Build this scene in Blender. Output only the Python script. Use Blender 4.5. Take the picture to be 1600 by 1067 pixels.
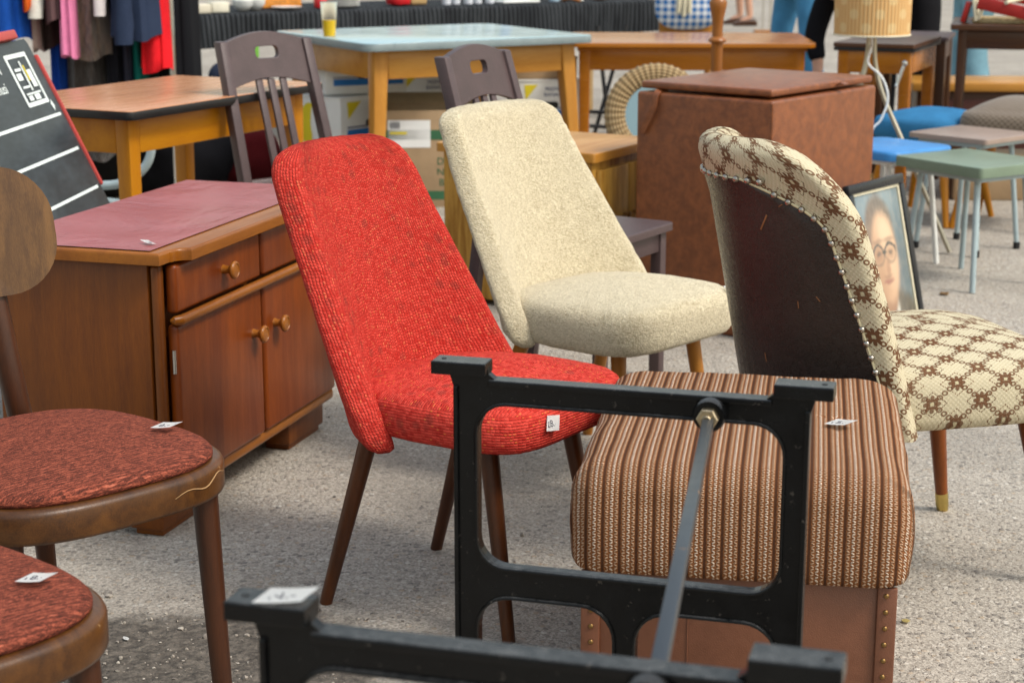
import bpy, bmesh, math, random
from mathutils import Vector, Matrix
R = math.radians
random.seed(7)
for o in list(bpy.data.objects): bpy.data.objects.remove(o)
SC = bpy.context.scene
COL = SC.collection

# ------------------------------------------------------------------ camera, sky, sun, exposure
cam_d = bpy.data.cameras.new('camera'); cam = bpy.data.objects.new('camera', cam_d); COL.objects.link(cam)
cam.location = (0, 0, 1.30); cam.rotation_euler = (R(90 - 13.5), 0, 0)
cam_d.sensor_width = 36; cam_d.lens = 63; cam_d.clip_start = 0.05; cam_d.clip_end = 2000
cam_d.dof.use_dof = True; cam_d.dof.focus_distance = 3.05; cam_d.dof.aperture_fstop = 7.5
SC.camera = cam
SUN_AZ, SUN_EL = 118.0, 52.0          # degrees clockwise from +Y (photo depth), elevation
W = bpy.data.worlds.new('World'); SC.world = W; W.use_nodes = True
wn = W.node_tree; wn.nodes.clear()
sky = wn.nodes.new('ShaderNodeTexSky'); sky.sky_type = 'NISHITA'; sky.sun_disc = False
sky.sun_elevation = R(SUN_EL); sky.sun_rotation = R(SUN_AZ); sky.air_density = 2.2; sky.dust_density = 3.0; sky.ozone_density = 1.0
hs = wn.nodes.new('ShaderNodeHueSaturation'); hs.inputs['Saturation'].default_value = 0.65   # thin white overcast
bg = wn.nodes.new('ShaderNodeBackground'); bg.inputs['Strength'].default_value = 0.135
wo = wn.nodes.new('ShaderNodeOutputWorld')
wn.links.new(sky.outputs[0], hs.inputs['Color']); wn.links.new(hs.outputs[0], bg.inputs[0]); wn.links.new(bg.outputs[0], wo.inputs[0])
sd = bpy.data.lights.new('sun', 'SUN'); sd.energy = 1.5; sd.angle = R(14); sd.color = (1, .955, .88)
so = bpy.data.objects.new('sun', sd); COL.objects.link(so)
sv = Vector((math.sin(R(SUN_AZ)) * math.cos(R(SUN_EL)), math.cos(R(SUN_AZ)) * math.cos(R(SUN_EL)), math.sin(R(SUN_EL))))
so.rotation_euler = sv.to_track_quat('Z', 'Y').to_euler(); so.location = sv * 30
SC.view_settings.view_transform = 'Standard'; SC.view_settings.look = 'None'
SC.view_settings.exposure = 0.68; SC.view_settings.gamma = 1.0

# ------------------------------------------------------------------ node helpers
class X:
    """a float socket with arithmetic"""
    def __init__(s, T, k): s.T = T; s.k = k
    def _m(s, op, *a):
        n = s.T.nt.nodes.new('ShaderNodeMath'); n.operation = op
        for i, v in enumerate((s,) + a):
            if isinstance(v, X): s.T.nt.links.new(v.k, n.inputs[i])
            else: n.inputs[i].default_value = v
        return X(s.T, n.outputs[0])
    def __add__(s, o): return s._m('ADD', o)
    __radd__ = __add__
    def __sub__(s, o): return s._m('SUBTRACT', o)
    def __rsub__(s, o): return s._m('MULTIPLY', -1.0)._m('ADD', o)
    def __mul__(s, o): return s._m('MULTIPLY', o)
    __rmul__ = __mul__
    def __truediv__(s, o): return s._m('DIVIDE', o)
    def fract(s): return s._m('FRACT')
    def floor(s): return s._m('FLOOR')
    def sin(s): return s._m('SINE')
    def cos(s): return s._m('COSINE')
    def abs(s): return s._m('ABSOLUTE')
    def sqrt(s): return s._m('SQRT')
    def pow(s, e): return s._m('POWER', e)
    def min(s, o): return s._m('MINIMUM', o)
    def max(s, o): return s._m('MAXIMUM', o)
    def atan2(s, o): return s._m('ARCTAN2', o)
    def step(s, a, b):                                   # smooth 0..1 between a and b
        n = s.T.nt.nodes.new('ShaderNodeMapRange'); n.interpolation_type = 'SMOOTHSTEP'
        s.T.nt.links.new(s.k, n.inputs[0])
        if a <= b: n.inputs[1].default_value = a; n.inputs[2].default_value = b
        else:
            n.inputs[1].default_value = b; n.inputs[2].default_value = a
            n.inputs[3].default_value = 1; n.inputs[4].default_value = 0
        return X(s.T, n.outputs[0])

class T:
    """builds one material"""
    def __init__(s, name, rough=.5, metal=0, spec=.36, sheen=0, coat=0):
        s.m = bpy.data.materials.new(name); s.m.use_nodes = True; s.nt = s.m.node_tree
        s.b = s.nt.nodes['Principled BSDF']
        s.b.inputs['Roughness'].default_value = rough; s.b.inputs['Metallic'].default_value = metal
        s.b.inputs['Specular IOR Level'].default_value = spec
        s.b.inputs['Sheen Weight'].default_value = sheen; s.b.inputs['Sheen Roughness'].default_value = .6
        s.b.inputs['Coat Weight'].default_value = coat; s.b.inputs['Coat Roughness'].default_value = .15
        s.tc = s.nt.nodes.new('ShaderNodeTexCoord')
    def vec(s, kind='Object', sc=(1, 1, 1), loc=(0, 0, 0), rot=(0, 0, 0)):
        n = s.nt.nodes.new('ShaderNodeMapping'); n.inputs['Scale'].default_value = sc
        n.inputs['Location'].default_value = loc; n.inputs['Rotation'].default_value = rot
        s.nt.links.new(s.tc.outputs[kind], n.inputs[0]); return n.outputs[0]
    def geo(s):
        return s.nt.nodes.new('ShaderNodeNewGeometry').outputs['Position']
    def xyz(s, v):
        n = s.nt.nodes.new('ShaderNodeSeparateXYZ'); s.nt.links.new(v, n.inputs[0]); return [X(s, o) for o in n.outputs]
    def comb(s, *a):
        n = s.nt.nodes.new('ShaderNodeCombineXYZ')
        for i, v in enumerate(a):
            if isinstance(v, X): s.nt.links.new(v.k, n.inputs[i])
            else: n.inputs[i].default_value = v
        return n.outputs[0]
    def noise(s, v, scale=1, detail=3, rough=.5, dist=0):
        n = s.nt.nodes.new('ShaderNodeTexNoise'); s.nt.links.new(v, n.inputs['Vector'])
        n.inputs['Scale'].default_value = scale; n.inputs['Detail'].default_value = detail
        n.inputs['Roughness'].default_value = rough; n.inputs['Distortion'].default_value = dist
        return X(s, n.outputs[0])
    def voro(s, v, scale=1, out='Distance', feat='F1', rnd=1):
        n = s.nt.nodes.new('ShaderNodeTexVoronoi'); n.feature = feat; s.nt.links.new(v, n.inputs['Vector'])
        n.inputs['Scale'].default_value = scale; n.inputs['Randomness'].default_value = rnd
        return n.outputs[out] if out == 'Color' else X(s, n.outputs[out])
    def white(s, v):
        n = s.nt.nodes.new('ShaderNodeTexWhiteNoise'); s.nt.links.new(v, n.inputs['Vector']); return X(s, n.outputs['Value'])
    def mix(s, f, a, b, mode='MIX'):
        n = s.nt.nodes.new('ShaderNodeMix'); n.data_type = 'RGBA'; n.blend_type = mode
        for i, v in ((0, f), (6, a), (7, b)):
            if isinstance(v, X): s.nt.links.new(v.k, n.inputs[i])
            elif isinstance(v, (int, float)): n.inputs[i].default_value = v
            elif isinstance(v, tuple): n.inputs[i].default_value = tuple(v) + (1,)
            else: s.nt.links.new(v, n.inputs[i])
        return n.outputs[2]
    def ramp(s, f, stops):
        n = s.nt.nodes.new('ShaderNodeValToRGB'); e = n.color_ramp.elements
        while len(e) < len(stops): e.new(.5)
        for i, (p, c) in enumerate(stops): e[i].position = p; e[i].color = tuple(c) + (1,)
        s.nt.links.new(f.k, n.inputs[0]); return n.outputs[0]
    def col(s, c):
        if isinstance(c, tuple): s.b.inputs['Base Color'].default_value = c + (1,)
        else: s.nt.links.new(c, s.b.inputs['Base Color'])
        return s
    def rough(s, x): s.nt.links.new(x.k, s.b.inputs['Roughness']); return s
    def bump(s, h, dist=.002, strength=1.0):
        n = s.nt.nodes.new('ShaderNodeBump'); n.inputs['Distance'].default_value = dist; n.inputs['Strength'].default_value = strength
        s.nt.links.new(h.k, n.inputs['Height']); s.nt.links.new(n.outputs[0], s.b.inputs['Normal']); return s

def deep(c):
    l = sum(c) / 3; return tuple(max(.003, (v + (v - l) * .22) * .84) for v in c)
def wood(name, light, dark, axis='X', scale=1.0, rough=.4, coat=0.0, wear=None, figure=.5):
    light, dark = deep(light), deep(dark)
    t = T(name, rough, spec=.34, coat=coat * .45)
    st = {'X': (.09, 1, 1), 'Y': (1, .09, 1), 'Z': (1, 1, .09)}[axis]
    v = t.vec('Object', tuple(a * scale for a in st))
    n1 = t.noise(v, 55, 4, .6, .6); n2 = t.noise(v, 9, 3, .5, 1.2); n3 = t.noise(t.vec('Object'), 5, 3)
    v2 = t.vec('Object', tuple(a * scale * 4 for a in st)); n4 = t.noise(v2, 130, 2, .6)
    f = n1 * .35 + n2 * figure + n4 * .25 + (n3 - .5) * .25 - (figure - .5) * .5
    c = t.mix(f.step(.33, .78), light, dark)
    if wear:
        ws = t.noise(t.vec('Object'), 26, 6, .75)
        c = t.mix((ws.step(.66, .72)) * .7, c, wear)
    t.col(c); t.rough(n1 * .22 + (rough - .1)); t.bump(n4 * .5 + n1 * .3, .0006)
    return t.m
def paint(name, c, rough=.45, var=.12, bumpd=.0006, metal=0, spec=.36, coat=0, scale=12, sheen=0):
    t = T(name, rough, metal, spec, sheen=sheen, coat=coat)
    n = t.noise(t.vec(), scale, 5, .6); n2 = t.noise(t.vec(), scale * 12, 3)
    t.col(t.mix((n * .7 + n2 * .3).step(.3, .72), tuple(x * (1 - var) for x in c), tuple(min(1, x * (1 + var)) for x in c)))
    t.rough(n * .2 + (rough - .1)); t.bump(n2 * .7 + n * .3, bumpd)
    return t.m
def cloth(name, c, sc=1.0, var=.2, rough=.9, sheen=.0):
    t = T(name, rough, spec=.1, sheen=sheen)
    n = t.noise(t.vec(), 9 * sc, 4); n2 = t.noise(t.vec(), 320 * sc, 2)
    t.col(t.mix((n * .6 + n2 * .4).step(.3, .7), tuple(x * (1 - var) for x in c), tuple(min(1, x * (1 + var)) for x in c)))
    t.bump(n2, .0012); return t.m
M = {}

# ------------------------------------------------------------------ mesh helpers
def mesh_of(bm, sharp=38):
    bmesh.ops.recalc_face_normals(bm, faces=bm.faces[:])
    lim = R(sharp)
    for e in bm.edges:
        e.smooth = not (len(e.link_faces) == 2 and e.calc_face_angle(0) > lim)
    for f in bm.faces: f.smooth = True
    me = bpy.data.meshes.new('m'); bm.to_mesh(me); bm.free(); return me
def link(name, me, mat, parent=None, label=None):
    me.name = name
    o = bpy.data.objects.new(name, me); COL.objects.link(o)
    if mat is not None and not me.materials: me.materials.append(mat)
    if parent: o.parent = parent
    if label: o['label'] = label
    return o
def part(name, bm, mat, parent=None, label=None, sharp=38):
    return link(name, mesh_of(bm, sharp) if isinstance(bm, bmesh.types.BMesh) else bm, mat, parent, label)
def tag(o, label, cat, group=None):
    o['label'] = label; o['category'] = cat
    if group: o['group'] = group
    return o
def thing(name, label, cat, loc, ang=0, group=None):
    o = bpy.data.objects.new(name, None); COL.objects.link(o); o.empty_display_size = .1
    o.location = loc if len(loc) == 3 else (loc[0], loc[1], 0); o.rotation_euler = (0, 0, R(ang))
    return tag(o, label, cat, group)
def dup(root, loc, ang, label, group=None):
    def cp(o, par):
        c = o.copy(); COL.objects.link(c); c.parent = par
        for ch in kids.get(o, ()): cp(ch, c)
        return c
    kids = {}
    for o in bpy.data.objects:
        if o.parent: kids.setdefault(o.parent, []).append(o)
    r = cp(root, None); r.location = loc if len(loc) == 3 else (loc[0], loc[1], 0); r.rotation_euler = (0, 0, R(ang)); r['label'] = label
    if group: r['group'] = group
    return r
def B(): return bmesh.new()
def box(bm, c, s, bev=.003, mtx=None, seg=2):
    r = bmesh.ops.create_cube(bm, size=1); vs = r['verts']
    for v in vs: v.co = Vector((v.co.x * s[0], v.co.y * s[1], v.co.z * s[2]))
    if bev:
        es = list({e for v in vs for e in v.link_edges})
        rb = bmesh.ops.bevel(bm, geom=es, offset=min(bev, min(s) * .45), segments=seg, affect='EDGES', profile=.5)
        vs = list({v for v in rb['verts']} | {v for v in vs if v.is_valid})
    for v in vs:
        if mtx: v.co = mtx @ v.co
        v.co += Vector(c)
    return vs
def prism(bm, pts, d, z0=0, bev=0):
    """2D polygon (x,y) extruded from z0 to z0+d"""
    lo = [bm.verts.new((p[0], p[1], z0)) for p in pts]; f = bm.faces.new(lo)
    r = bmesh.ops.extrude_face_region(bm, geom=[f]); vs = [g for g in r['geom'] if isinstance(g, bmesh.types.BMVert)]
    for v in vs: v.co.z += d
    if bev:
        es = list({e for v in vs for e in v.link_edges if all(w in vs for w in e.verts)})
        bmesh.ops.bevel(bm, geom=es, offset=bev, segments=3, affect='EDGES', profile=.5)
def loft(bm, rings, closed=True, cap0=True, cap1=True, uv=None):
    vv = [[bm.verts.new(p) for p in r] for r in rings]; n = len(rings[0])
    L = bm.loops.layers.uv.verify() if uv else None
    for i in range(len(rings) - 1):
        for j in range(n if closed else n - 1):
            k = (j + 1) % n
            try: f = bm.faces.new((vv[i][j], vv[i][k], vv[i + 1][k], vv[i + 1][j]))
            except ValueError: continue
            if uv:
                for lp, (a, b) in zip(f.loops, ((i, j), (i, j + 1), (i + 1, j + 1), (i + 1, j))): lp[L].uv = uv(a, b, i)
    for c, i in ((cap0, 0), (cap1, len(rings) - 1)):
        if closed and c:
            f = bm.faces.new(vv[i])
            if uv:
                for j, lp in enumerate(f.loops): lp[L].uv = uv(i, j, i)
    return vv
def lathe(bm, prof, n=20, c=(0, 0, 0), mtx=None):
    rings = []
    for r, z in prof:
        ring = []
        for i in range(n):
            p = Vector((r * math.cos(2 * math.pi * i / n), r * math.sin(2 * math.pi * i / n), z))
            if mtx: p = mtx @ p
            ring.append(p + Vector(c))
        rings.append(ring)
    loft(bm, rings)
def tube(bm, path, rad, n=10):
    P = [Vector(p) for p in path]; m = len(P)
    rads = rad if isinstance(rad, (list, tuple)) else [rad] * m
    nrm = None; rings = []
    for i in range(m):
        t = ((P[min(i + 1, m - 1)] - P[i]).normalized() + (P[i] - P[max(i - 1, 0)]).normalized()).normalized()
        if nrm is None: nrm = t.orthogonal().normalized()
        else: nrm = (nrm - t * nrm.dot(t)).normalized()
        b = t.cross(nrm)
        rings.append([P[i] + (nrm * math.cos(2 * math.pi * k / n) + b * math.sin(2 * math.pi * k / n)) * rads[i] for k in range(n)])
    loft(bm, rings)
def arcpts(path, r=.03, n=5):
    """round the inner corners of a polyline"""
    P = [Vector(p) for p in path]; out = [P[0]]
    for i in range(1, len(P) - 1):
        a = (P[i - 1] - P[i]); b = (P[i + 1] - P[i]); q = min(r, a.length * .48, b.length * .48)
        s, e = P[i] + a.normalized() * q, P[i] + b.normalized() * q
        for k in range(n + 1):
            t = k / n; out.append(s * (1 - t) ** 2 + P[i] * 2 * t * (1 - t) + e * t * t)
    out.append(P[-1]); return out
def rrect(w, h, r, n=6, cx=0, cy=0):
    pts = []
    for sx, sy, a in ((1, 1, 0), (-1, 1, 90), (-1, -1, 180), (1, -1, 270)):
        for k in range(n + 1):
            t = R(a + 90 * k / n); pts.append((cx + sx * (w / 2 - r) + r * math.cos(t), cy + sy * (h / 2 - r) + r * math.sin(t)))
    return pts
def plate(splines, ext, bev=.0, mtx=None):
    """filled 2D outlines with holes, extruded both ways -> mesh (x,y outline, z thickness)"""
    cu = bpy.data.curves.new('c', 'CURVE'); cu.dimensions = '2D'; cu.fill_mode = 'BOTH'
    cu.extrude = ext - bev; cu.bevel_depth = bev; cu.bevel_resolution = 1; cu.offset = -bev
    for pts in splines:
        s = cu.splines.new('POLY'); s.points.add(len(pts) - 1); s.use_cyclic_u = True
        for p, q in zip(s.points, pts): p.co = (q[0], q[1], 0, 1)
    o = bpy.data.objects.new('c', cu); COL.objects.link(o)
    me = bpy.data.meshes.new_from_object(o.evaluated_get(bpy.context.evaluated_depsgraph_get()))
    bpy.data.objects.remove(o); bm = bmesh.new(); bm.from_mesh(me); bpy.data.meshes.remove(me)
    bmesh.ops.remove_doubles(bm, verts=bm.verts[:], dist=1e-5)
    if mtx: bmesh.ops.transform(bm, matrix=mtx, verts=bm.verts[:])
    return bm
def lettering(txt, size, mtx, ext=.0002, spacing=1.0):
    cu = bpy.data.curves.new('t', 'FONT'); cu.body = txt; cu.size = size; cu.extrude = ext; cu.align_x = 'CENTER'; cu.align_y = 'CENTER'; cu.space_line = spacing
    o = bpy.data.objects.new('t', cu); COL.objects.link(o)
    me = bpy.data.meshes.new_from_object(o.evaluated_get(bpy.context.evaluated_depsgraph_get()))
    bpy.data.objects.remove(o); me.materials.clear(); bm = bmesh.new(); bm.from_mesh(me); bpy.data.meshes.remove(me)
    bmesh.ops.transform(bm, matrix=mtx, verts=bm.verts[:]); return bm
XZ = Matrix(((1, 0, 0, 0), (0, 0, -1, 0), (0, 1, 0, 0), (0, 0, 0, 1)))      # outline y -> up, facing -Y
YZ = Matrix(((0, 0, 1, 0), (1, 0, 0, 0), (0, 1, 0, 0), (0, 0, 0, 1)))       # outline x -> Y, y -> up, facing +X
def MT(x, y, z): return Matrix.Translation((x, y, z))
def RT(a, ax): return Matrix.Rotation(R(a), 4, ax)
def price_tag(parent, pos, ang, txt, w=.035, h=.030, tilt=None):
    """slightly curled paper tag with a handwritten price, lying in its parent's space"""
    mt = MT(*pos) @ (tilt or Matrix()) @ RT(ang, 'Z'); bm = B()
    top = [[mt @ Vector((-w / 2 + w * i / 6 + .003 * (j - .5), -h / 2 + h * j / 3, .0014 + .0035 * (i / 6) ** 2 + .0006 * j)) for i in range(7)] for j in range(4)]
    loft(bm, top, closed=False); g = bmesh.ops.solidify(bm, geom=bm.faces[:], thickness=.0004)
    o = part('price_tag', bm, M['paper'], parent)
    part('lettering', lettering(txt, h * .62, mt @ MT(0, -.001, .0030) @ RT(6, 'Z') @ RT(-5, 'Y')), M['ink'], o)
    return o
M['paper'] = paint('paper', (.78, .78, .76), .7, .04)
M['ink'] = paint('ink', (.05, .05, .07), .6)

# ------------------------------------------------------------------ materials used by several things
def m_ground():
    t = T('exposed_aggregate', .85, spec=.3); p = t.geo()
    v = t.comb(*t.xyz(p)[:2], 0.0)
    cell = t.voro(v, 84, 'Color'); cx = t.xyz(cell); dist = t.voro(v, 84)
    c2 = t.xyz(t.voro(v, 240, 'Color')); d2 = t.voro(v, 240)
    stone = t.ramp(cx[0], [(0, (.075, .07, .068)), (.16, (.20, .175, .15)), (.40, (.375, .33, .275)), (.6, (.46, .415, .35)), (.78, (.36, .26, .165)), (.88, (.54, .49, .42)), (1, (.66, .62, .55))])
    grit = t.ramp(c2[1], [(0, (.18, .155, .13)), (.5, (.37, .33, .275)), (1, (.53, .48, .41))])
    big = t.noise(v, 1.4, 4, .55); mid = t.noise(v, 9, 4, .6); fine = t.noise(v, 420, 2)
    isst = (cx[2].step(.42, .5)) * (dist.step(.60, .42))
    c = t.mix(isst * .82, grit, stone)
    c = t.mix((mid * .55 + big * .45).step(.36, .70) * .30, c, (.46, .41, .345))
    c = t.mix((fine.step(.35, .7)) * .25, c, (.23, .21, .19))
    c = t.mix(big.step(.58, .30) * .5, c, (.21, .185, .155))
    blot = t.noise(v, 3.3, 5, .7, .4); c = t.mix(blot.step(.60, .74) * .45, c, (.13, .118, .10)); spk = t.noise(v, 60, 3, .6); c = t.mix(spk.step(.68, .74) * .6, c, (.075, .068, .06))
    # dark damp dirt patch with a ragged outline beside the two bentwood chairs, and oil stains
    x, y, z = t.xyz(p)
    dm = (((x + .62) / .50).pow(2.0) + ((y - 2.95) / .36).pow(2.0)).sqrt() + (t.noise(v, 7, 6, .65) - .5) * 1.5
    dirt = dm.step(1.0, .55)
    dn = t.noise(v, 46, 6, .7)
    dc = t.mix(dn.step(.35, .68), (.045, .038, .032), (.155, .132, .108))
    c = t.mix(dirt * .94, c, dc)
    o1 = (((x - .35) / .22).pow(2.0) + ((y - 5.6) / .3).pow(2.0)).sqrt() + (t.noise(v, 9, 4) - .5)
    c = t.mix(o1.step(.9, .3) * .5, c, (.12, .11, .10))
    far = y.step(8.3, 9.6) * t.noise(v, 2.5, 4).step(.35, .6)
    c = t.mix(far * .25, c, (.17, .15, .13))
    t.col(c); t.bump((1 - dist) * isst * .9 + d2 * .3 + mid * .9 + dn * dirt * 1.4, .004, .9)
    return t.m
M['ground'] = m_ground()
M['iron'] = paint('black_cast_iron', (.0075, .0080, .0095), .36, .35, .0009, spec=.55, scale=30)
def m_iron():
    t = T('black_enamelled_cast_iron', .3, spec=.24)
    n = t.noise(t.vec(), 26, 6, .65); n2 = t.noise(t.vec(), 420, 3); n3 = t.noise(t.vec(), 90, 5, .7)
    c = t.mix(n.step(.35, .7), (.0018, .0019, .0022), (.0035, .0038, .0043))
    c = t.mix(n3.step(.72, .78) * .6, c, (.16, .12, .09))
    c = t.mix((n2.step(.74, .8)) * .5, c, (.22, .22, .22))
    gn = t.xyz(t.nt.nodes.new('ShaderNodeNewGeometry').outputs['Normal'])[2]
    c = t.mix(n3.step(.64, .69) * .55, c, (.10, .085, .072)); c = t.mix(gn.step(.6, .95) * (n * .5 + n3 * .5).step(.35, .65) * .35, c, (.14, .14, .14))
    t.col(c); t.rough(n * .20 + n3 * .12 + .08); t.bump(n2 * .25 + n * .5, .0004); return t.m
M['iron'] = m_iron()
M['brass'] = paint('old_brass', (.30, .18, .07), .34, .2, metal=1.0, scale=40)
M['steel'] = paint('dull_nickel', (.40, .36, .31), .28, .15, metal=1.0, scale=60)
M['chrome'] = paint('chrome', (.62, .61, .58), .22, .08, metal=1.0)
M['nut'] = paint('zinc_nut', (.36, .29, .19), .36, .3, metal=1.0, scale=90)
M['gold_tip'] = paint('brass_ferrule', (.62, .47, .16), .35, .12, metal=1.0)
M['black_rubber'] = paint('black_rubber', (.012, .012, .013), .6)

def m_red():
    t = T('red_boucle_weave', .9, spec=.12)
    x, y, _ = t.xyz(t.vec('UV'))
    wob = (t.noise(t.vec('UV'), 22, 4, .6) - .5) * .012
    xs = (x + wob) / .0062; ci = xs.floor(); fx = xs.fract() - .5
    rnd = t.white(t.comb(ci, 0.0, 3.0))
    ys = (y + wob) / .0058 + rnd * 7.0; ri = ys.floor(); fy = ys.fract() - .5
    cr = t.white(t.comb(ci, ri, 1.0)); cr2 = t.white(t.comb(ci, ri, 5.0))
    rib = 1 - (fx * 2).abs().pow(2.0)
    bead = 1 - (fy * 2).abs().pow(2.0)
    h = rib * (.45 + .55 * 1.0) * (bead * (.35 + cr * .65) + .35) 
    fz = t.noise(t.vec('UV'), 650, 3, .6)
    c = t.mix(cr, (.45, .026, .018), (.69, .072, .050))
    # small woven dots darker brown, staggered
    py = y / .030; row = py.floor(); px = x / .026 + (row * .5).fract()
    dx = px.fract() - .5; dy = py.fract() - .5
    vd = t.voro(t.vec('UV', (1, 1, 1)), 34, 'Distance', 'F1', .8); vc = t.xyz(t.voro(t.vec('UV'), 34, 'Color', 'F1', .8)); dd = vd + (fz - .5) * .22
    dotm = dd.step(.46, .22) * vc[0].step(.18, .30)
    lr = t.noise(t.vec('UV'), 5.5, 2).step(.42, .60)
    c = t.mix(dotm * (.25 + .25 * lr), c, (.24, .045, .032))
    c = t.mix(cr2.step(.90, .93) * (1 - (fx * 3.4).abs()).step(.0, .5) * bead.step(.2, .7) * .5, c, (.74, .22, .09))
    c = t.mix((rib * bead).step(.40, .02) * .34, c, (.22, .012, .010))
    t.col(c); t.bump(h + fz * .9, .0026, 1.0); return t.m
M['red_fabric'] = m_red()
def m_redseat():
    t = T('red_ribbed_weave', .9, spec=.12)
    x, y, _ = t.xyz(t.vec('UV'))
    wob = (t.noise(t.vec('UV'), 38, 4) - .5) * .003
    ys = (y + wob) / .0052; ri = ys.floor(); fy = ys.fract() - .5
    rnd = t.white(t.comb(ri, 2.0, 0.0))
    xs = x / .008 + rnd * 9.0; ci = xs.floor(); fx = xs.fract() - .5
    cr = t.white(t.comb(ci, ri, 1.0)); rib = 1 - (fy * 2).abs().pow(2.0); bead = 1 - (fx * 2).abs().pow(2.0)
    fz = t.noise(t.vec('UV'), 650, 3, .6)
    c = t.mix(cr, (.45, .026, .018), (.69, .072, .050))
    py = y / .030; row = py.floor(); px = x / .028 + (row * .5).fract()
    dx = px.fract() - .5; dy = py.fract() - .5
    vd = t.voro(t.vec('UV', (1, 1, 1)), 34, 'Distance', 'F1', .8); vc = t.xyz(t.voro(t.vec('UV'), 34, 'Color', 'F1', .8)); dd = vd + (fz - .5) * .22
    dotm = dd.step(.46, .22) * vc[0].step(.18, .30)
    lr = t.noise(t.vec('UV'), 6, 2).step(.45, .60)
    c = t.mix(dotm * (.10 + .40 * lr), c, (.24, .045, .032))
    c = t.mix(t.white(t.comb(ci, ri, 8.0)).step(.9, .93) * (rib * bead).step(.5, .8) * .7, c, (.70, .18, .05))
    c = t.mix(rib.step(.42, .05) * .22, c, (.24, .016, .014))
    t.col(c); t.bump(rib * (.4 + .6 * bead) + fz * 1.0, .0017, 1.0); return t.m
M['red_seat'] = m_redseat()
def m_beige():
    t = T('cream_wool_pile', .95, spec=.08, sheen=.25)
    v = t.vec('UV'); n = t.noise(v, 210, 4, .65, .8); n2 = t.noise(v, 60, 4, .6, 1.2); n3 = t.noise(v, 9, 3); vo = t.voro(v, 330)
    vs = t.vec('UV', (60, 220, 1), rot=(0, 0, .6)); st = t.noise(vs, 2.0, 3, .6, .6)
    f = n * .45 + n2 * .25 + st * .3
    c = t.mix(f.step(.30, .68), (.33, .25, .13), (.80, .71, .50))
    c = t.mix(n3.step(.35, .7) * .35, c, (.62, .53, .36))
    t.col(c); t.bump(n * .8 + st * .7 + n2 * .6 + (1 - vo) * .25, .0046, 1.0); return t.m
M['beige_fabric'] = m_beige()
def m_stripe():
    t = T('brown_striped_knit', .9, spec=.08)
    x, y, _ = t.xyz(t.vec('UV'))
    xs = x / .0262; s = xs.fract(); col = xs.floor()
    wob = (t.noise(t.vec('UV'), 300, 3) - .5)
    q = 6.2831 / .0088
    # three knit columns per stripe
    k = (s - .17) / .277; ki = k.floor(); kx = k.fract() - .5
    ph = (y * q + ki * 2.1 + wob * 1.6)
    zig = kx + (ph.sin()) * .20
    bead = (1 - (zig * 2.2).abs()).max(0.0) * (.62 + .38 * (ph * 2.0).cos())
    inline = s.step(.13, .19)
    tone = t.noise(t.vec('UV'), 900, 2)
    mid = ki.step(.4, .6) * ki.step(1.6, 1.4)
    light = t.mix(mid, (.66, .44, .29), (.90, .74, .59))
    base = t.mix(inline, (.055, .022, .012), (.22, .085, .032))
    c = t.mix((bead * inline).step(.22, .55), base, light)
    c = t.mix(tone.step(.3, .7) * .15, c, (.25, .12, .06))
    t.col(c); t.bump(bead * inline + tone * .25, .0035, 1.0); return t.m
M['stripe_knit'] = m_stripe()
def m_floral():
    t = T('floral_tapestry', .88, spec=.12)
    x, y, _ = t.xyz(t.vec('UV'))
    fz = t.noise(t.vec('UV'), 420, 3, .6); wob = (t.noise(t.vec('UV'), 160, 2) - .5) * .0035
    P = .102; Q = .082
    def flower(ox, oy):
        dx = ((x + wob) / P + ox).fract() - .5; dy = ((y + wob) / Q + oy).fract() - .5
        dx = dx * P; dy = dy * Q
        r = (dx * dx + dy * dy).sqrt(); a = dy.atan2(dx)
        pet = .0080 + .0098 * (a * 4.0).cos().abs().pow(.55)
        petals = (r / pet).step(1.06, .94) * r.step(.0042, .0054)
        # ring of links round each flower: a diamond of small open loops
        dd = (dx.abs() / P + dy.abs() / Q)                      # .5 on the diamond border
        return petals, dd, dx, dy, r
    p1, d1, dx, dy, r1 = flower(0, 0); p2, d2, ex, ey, r2 = flower(.5, .5)
    m = p1.max(p2)
    band = (d1 - .5).abs()                                    # 0 on the border between the two lattices
    # loops along the border
    s1 = (x / P + y / Q) * 8.0; s2 = (x / P - y / Q) * 8.0
    onp = ((x / P + y / Q + .5).fract() - .5).abs(); onm = ((x / P - y / Q + .5).fract() - .5).abs()
    def links(s, o):
        fx = (s.fract() - .5).abs(); e = ((fx / .40) * (fx / .40) + (o / .085) * (o / .085)).sqrt()
        return e.step(1.20, 1.05) * e.step(.46, .60)
    fxp = x / P + y / Q; fxm = x / P - y / Q
    l = links(fxm * 5.0, onp).max(links(fxp * 5.0, onm)); l2 = ((d1 - .70).abs()).step(.018, .008) * ((x.abs() / .0052).fract() - .5).abs().step(.10, .22); l = l.max(l2)
    inner = ((d1 - .34).abs()).step(.022, .012) * ((dx.abs() / .0048).fract() - .5).abs().step(.12, .24)
    dots = (((d1 - .5).abs()).step(.05, .02)) * (r1.step(.045, .05))
    weave = ((x / .0016).sin() * (y / .0016).sin())
    base = t.mix((fz * .6 + weave * .1).step(.2, .6), (.46, .40, .27), (.68, .61, .45))
    fade = t.noise(t.vec('UV'), 4, 3).step(.25, .7); c = t.mix((l.max(inner)) * (.75 + .25 * fade), base, (.15, .070, .034))
    c = t.mix(m * (.80 + .2 * fade), c, (.13, .058, .028))
    c = t.mix(r1.step(.0045, .003).max(r2.step(.0045, .003)) * .7, c, (.66, .60, .38))
    c = t.mix(fz.step(.62, .75) * .25, c, (.30, .22, .12))
    t.col(c); t.bump((l.max(m)) * .8 + weave * .12 + fz * .5, .0018, 1.0); return t.m
M['floral'] = m_floral()
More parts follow.
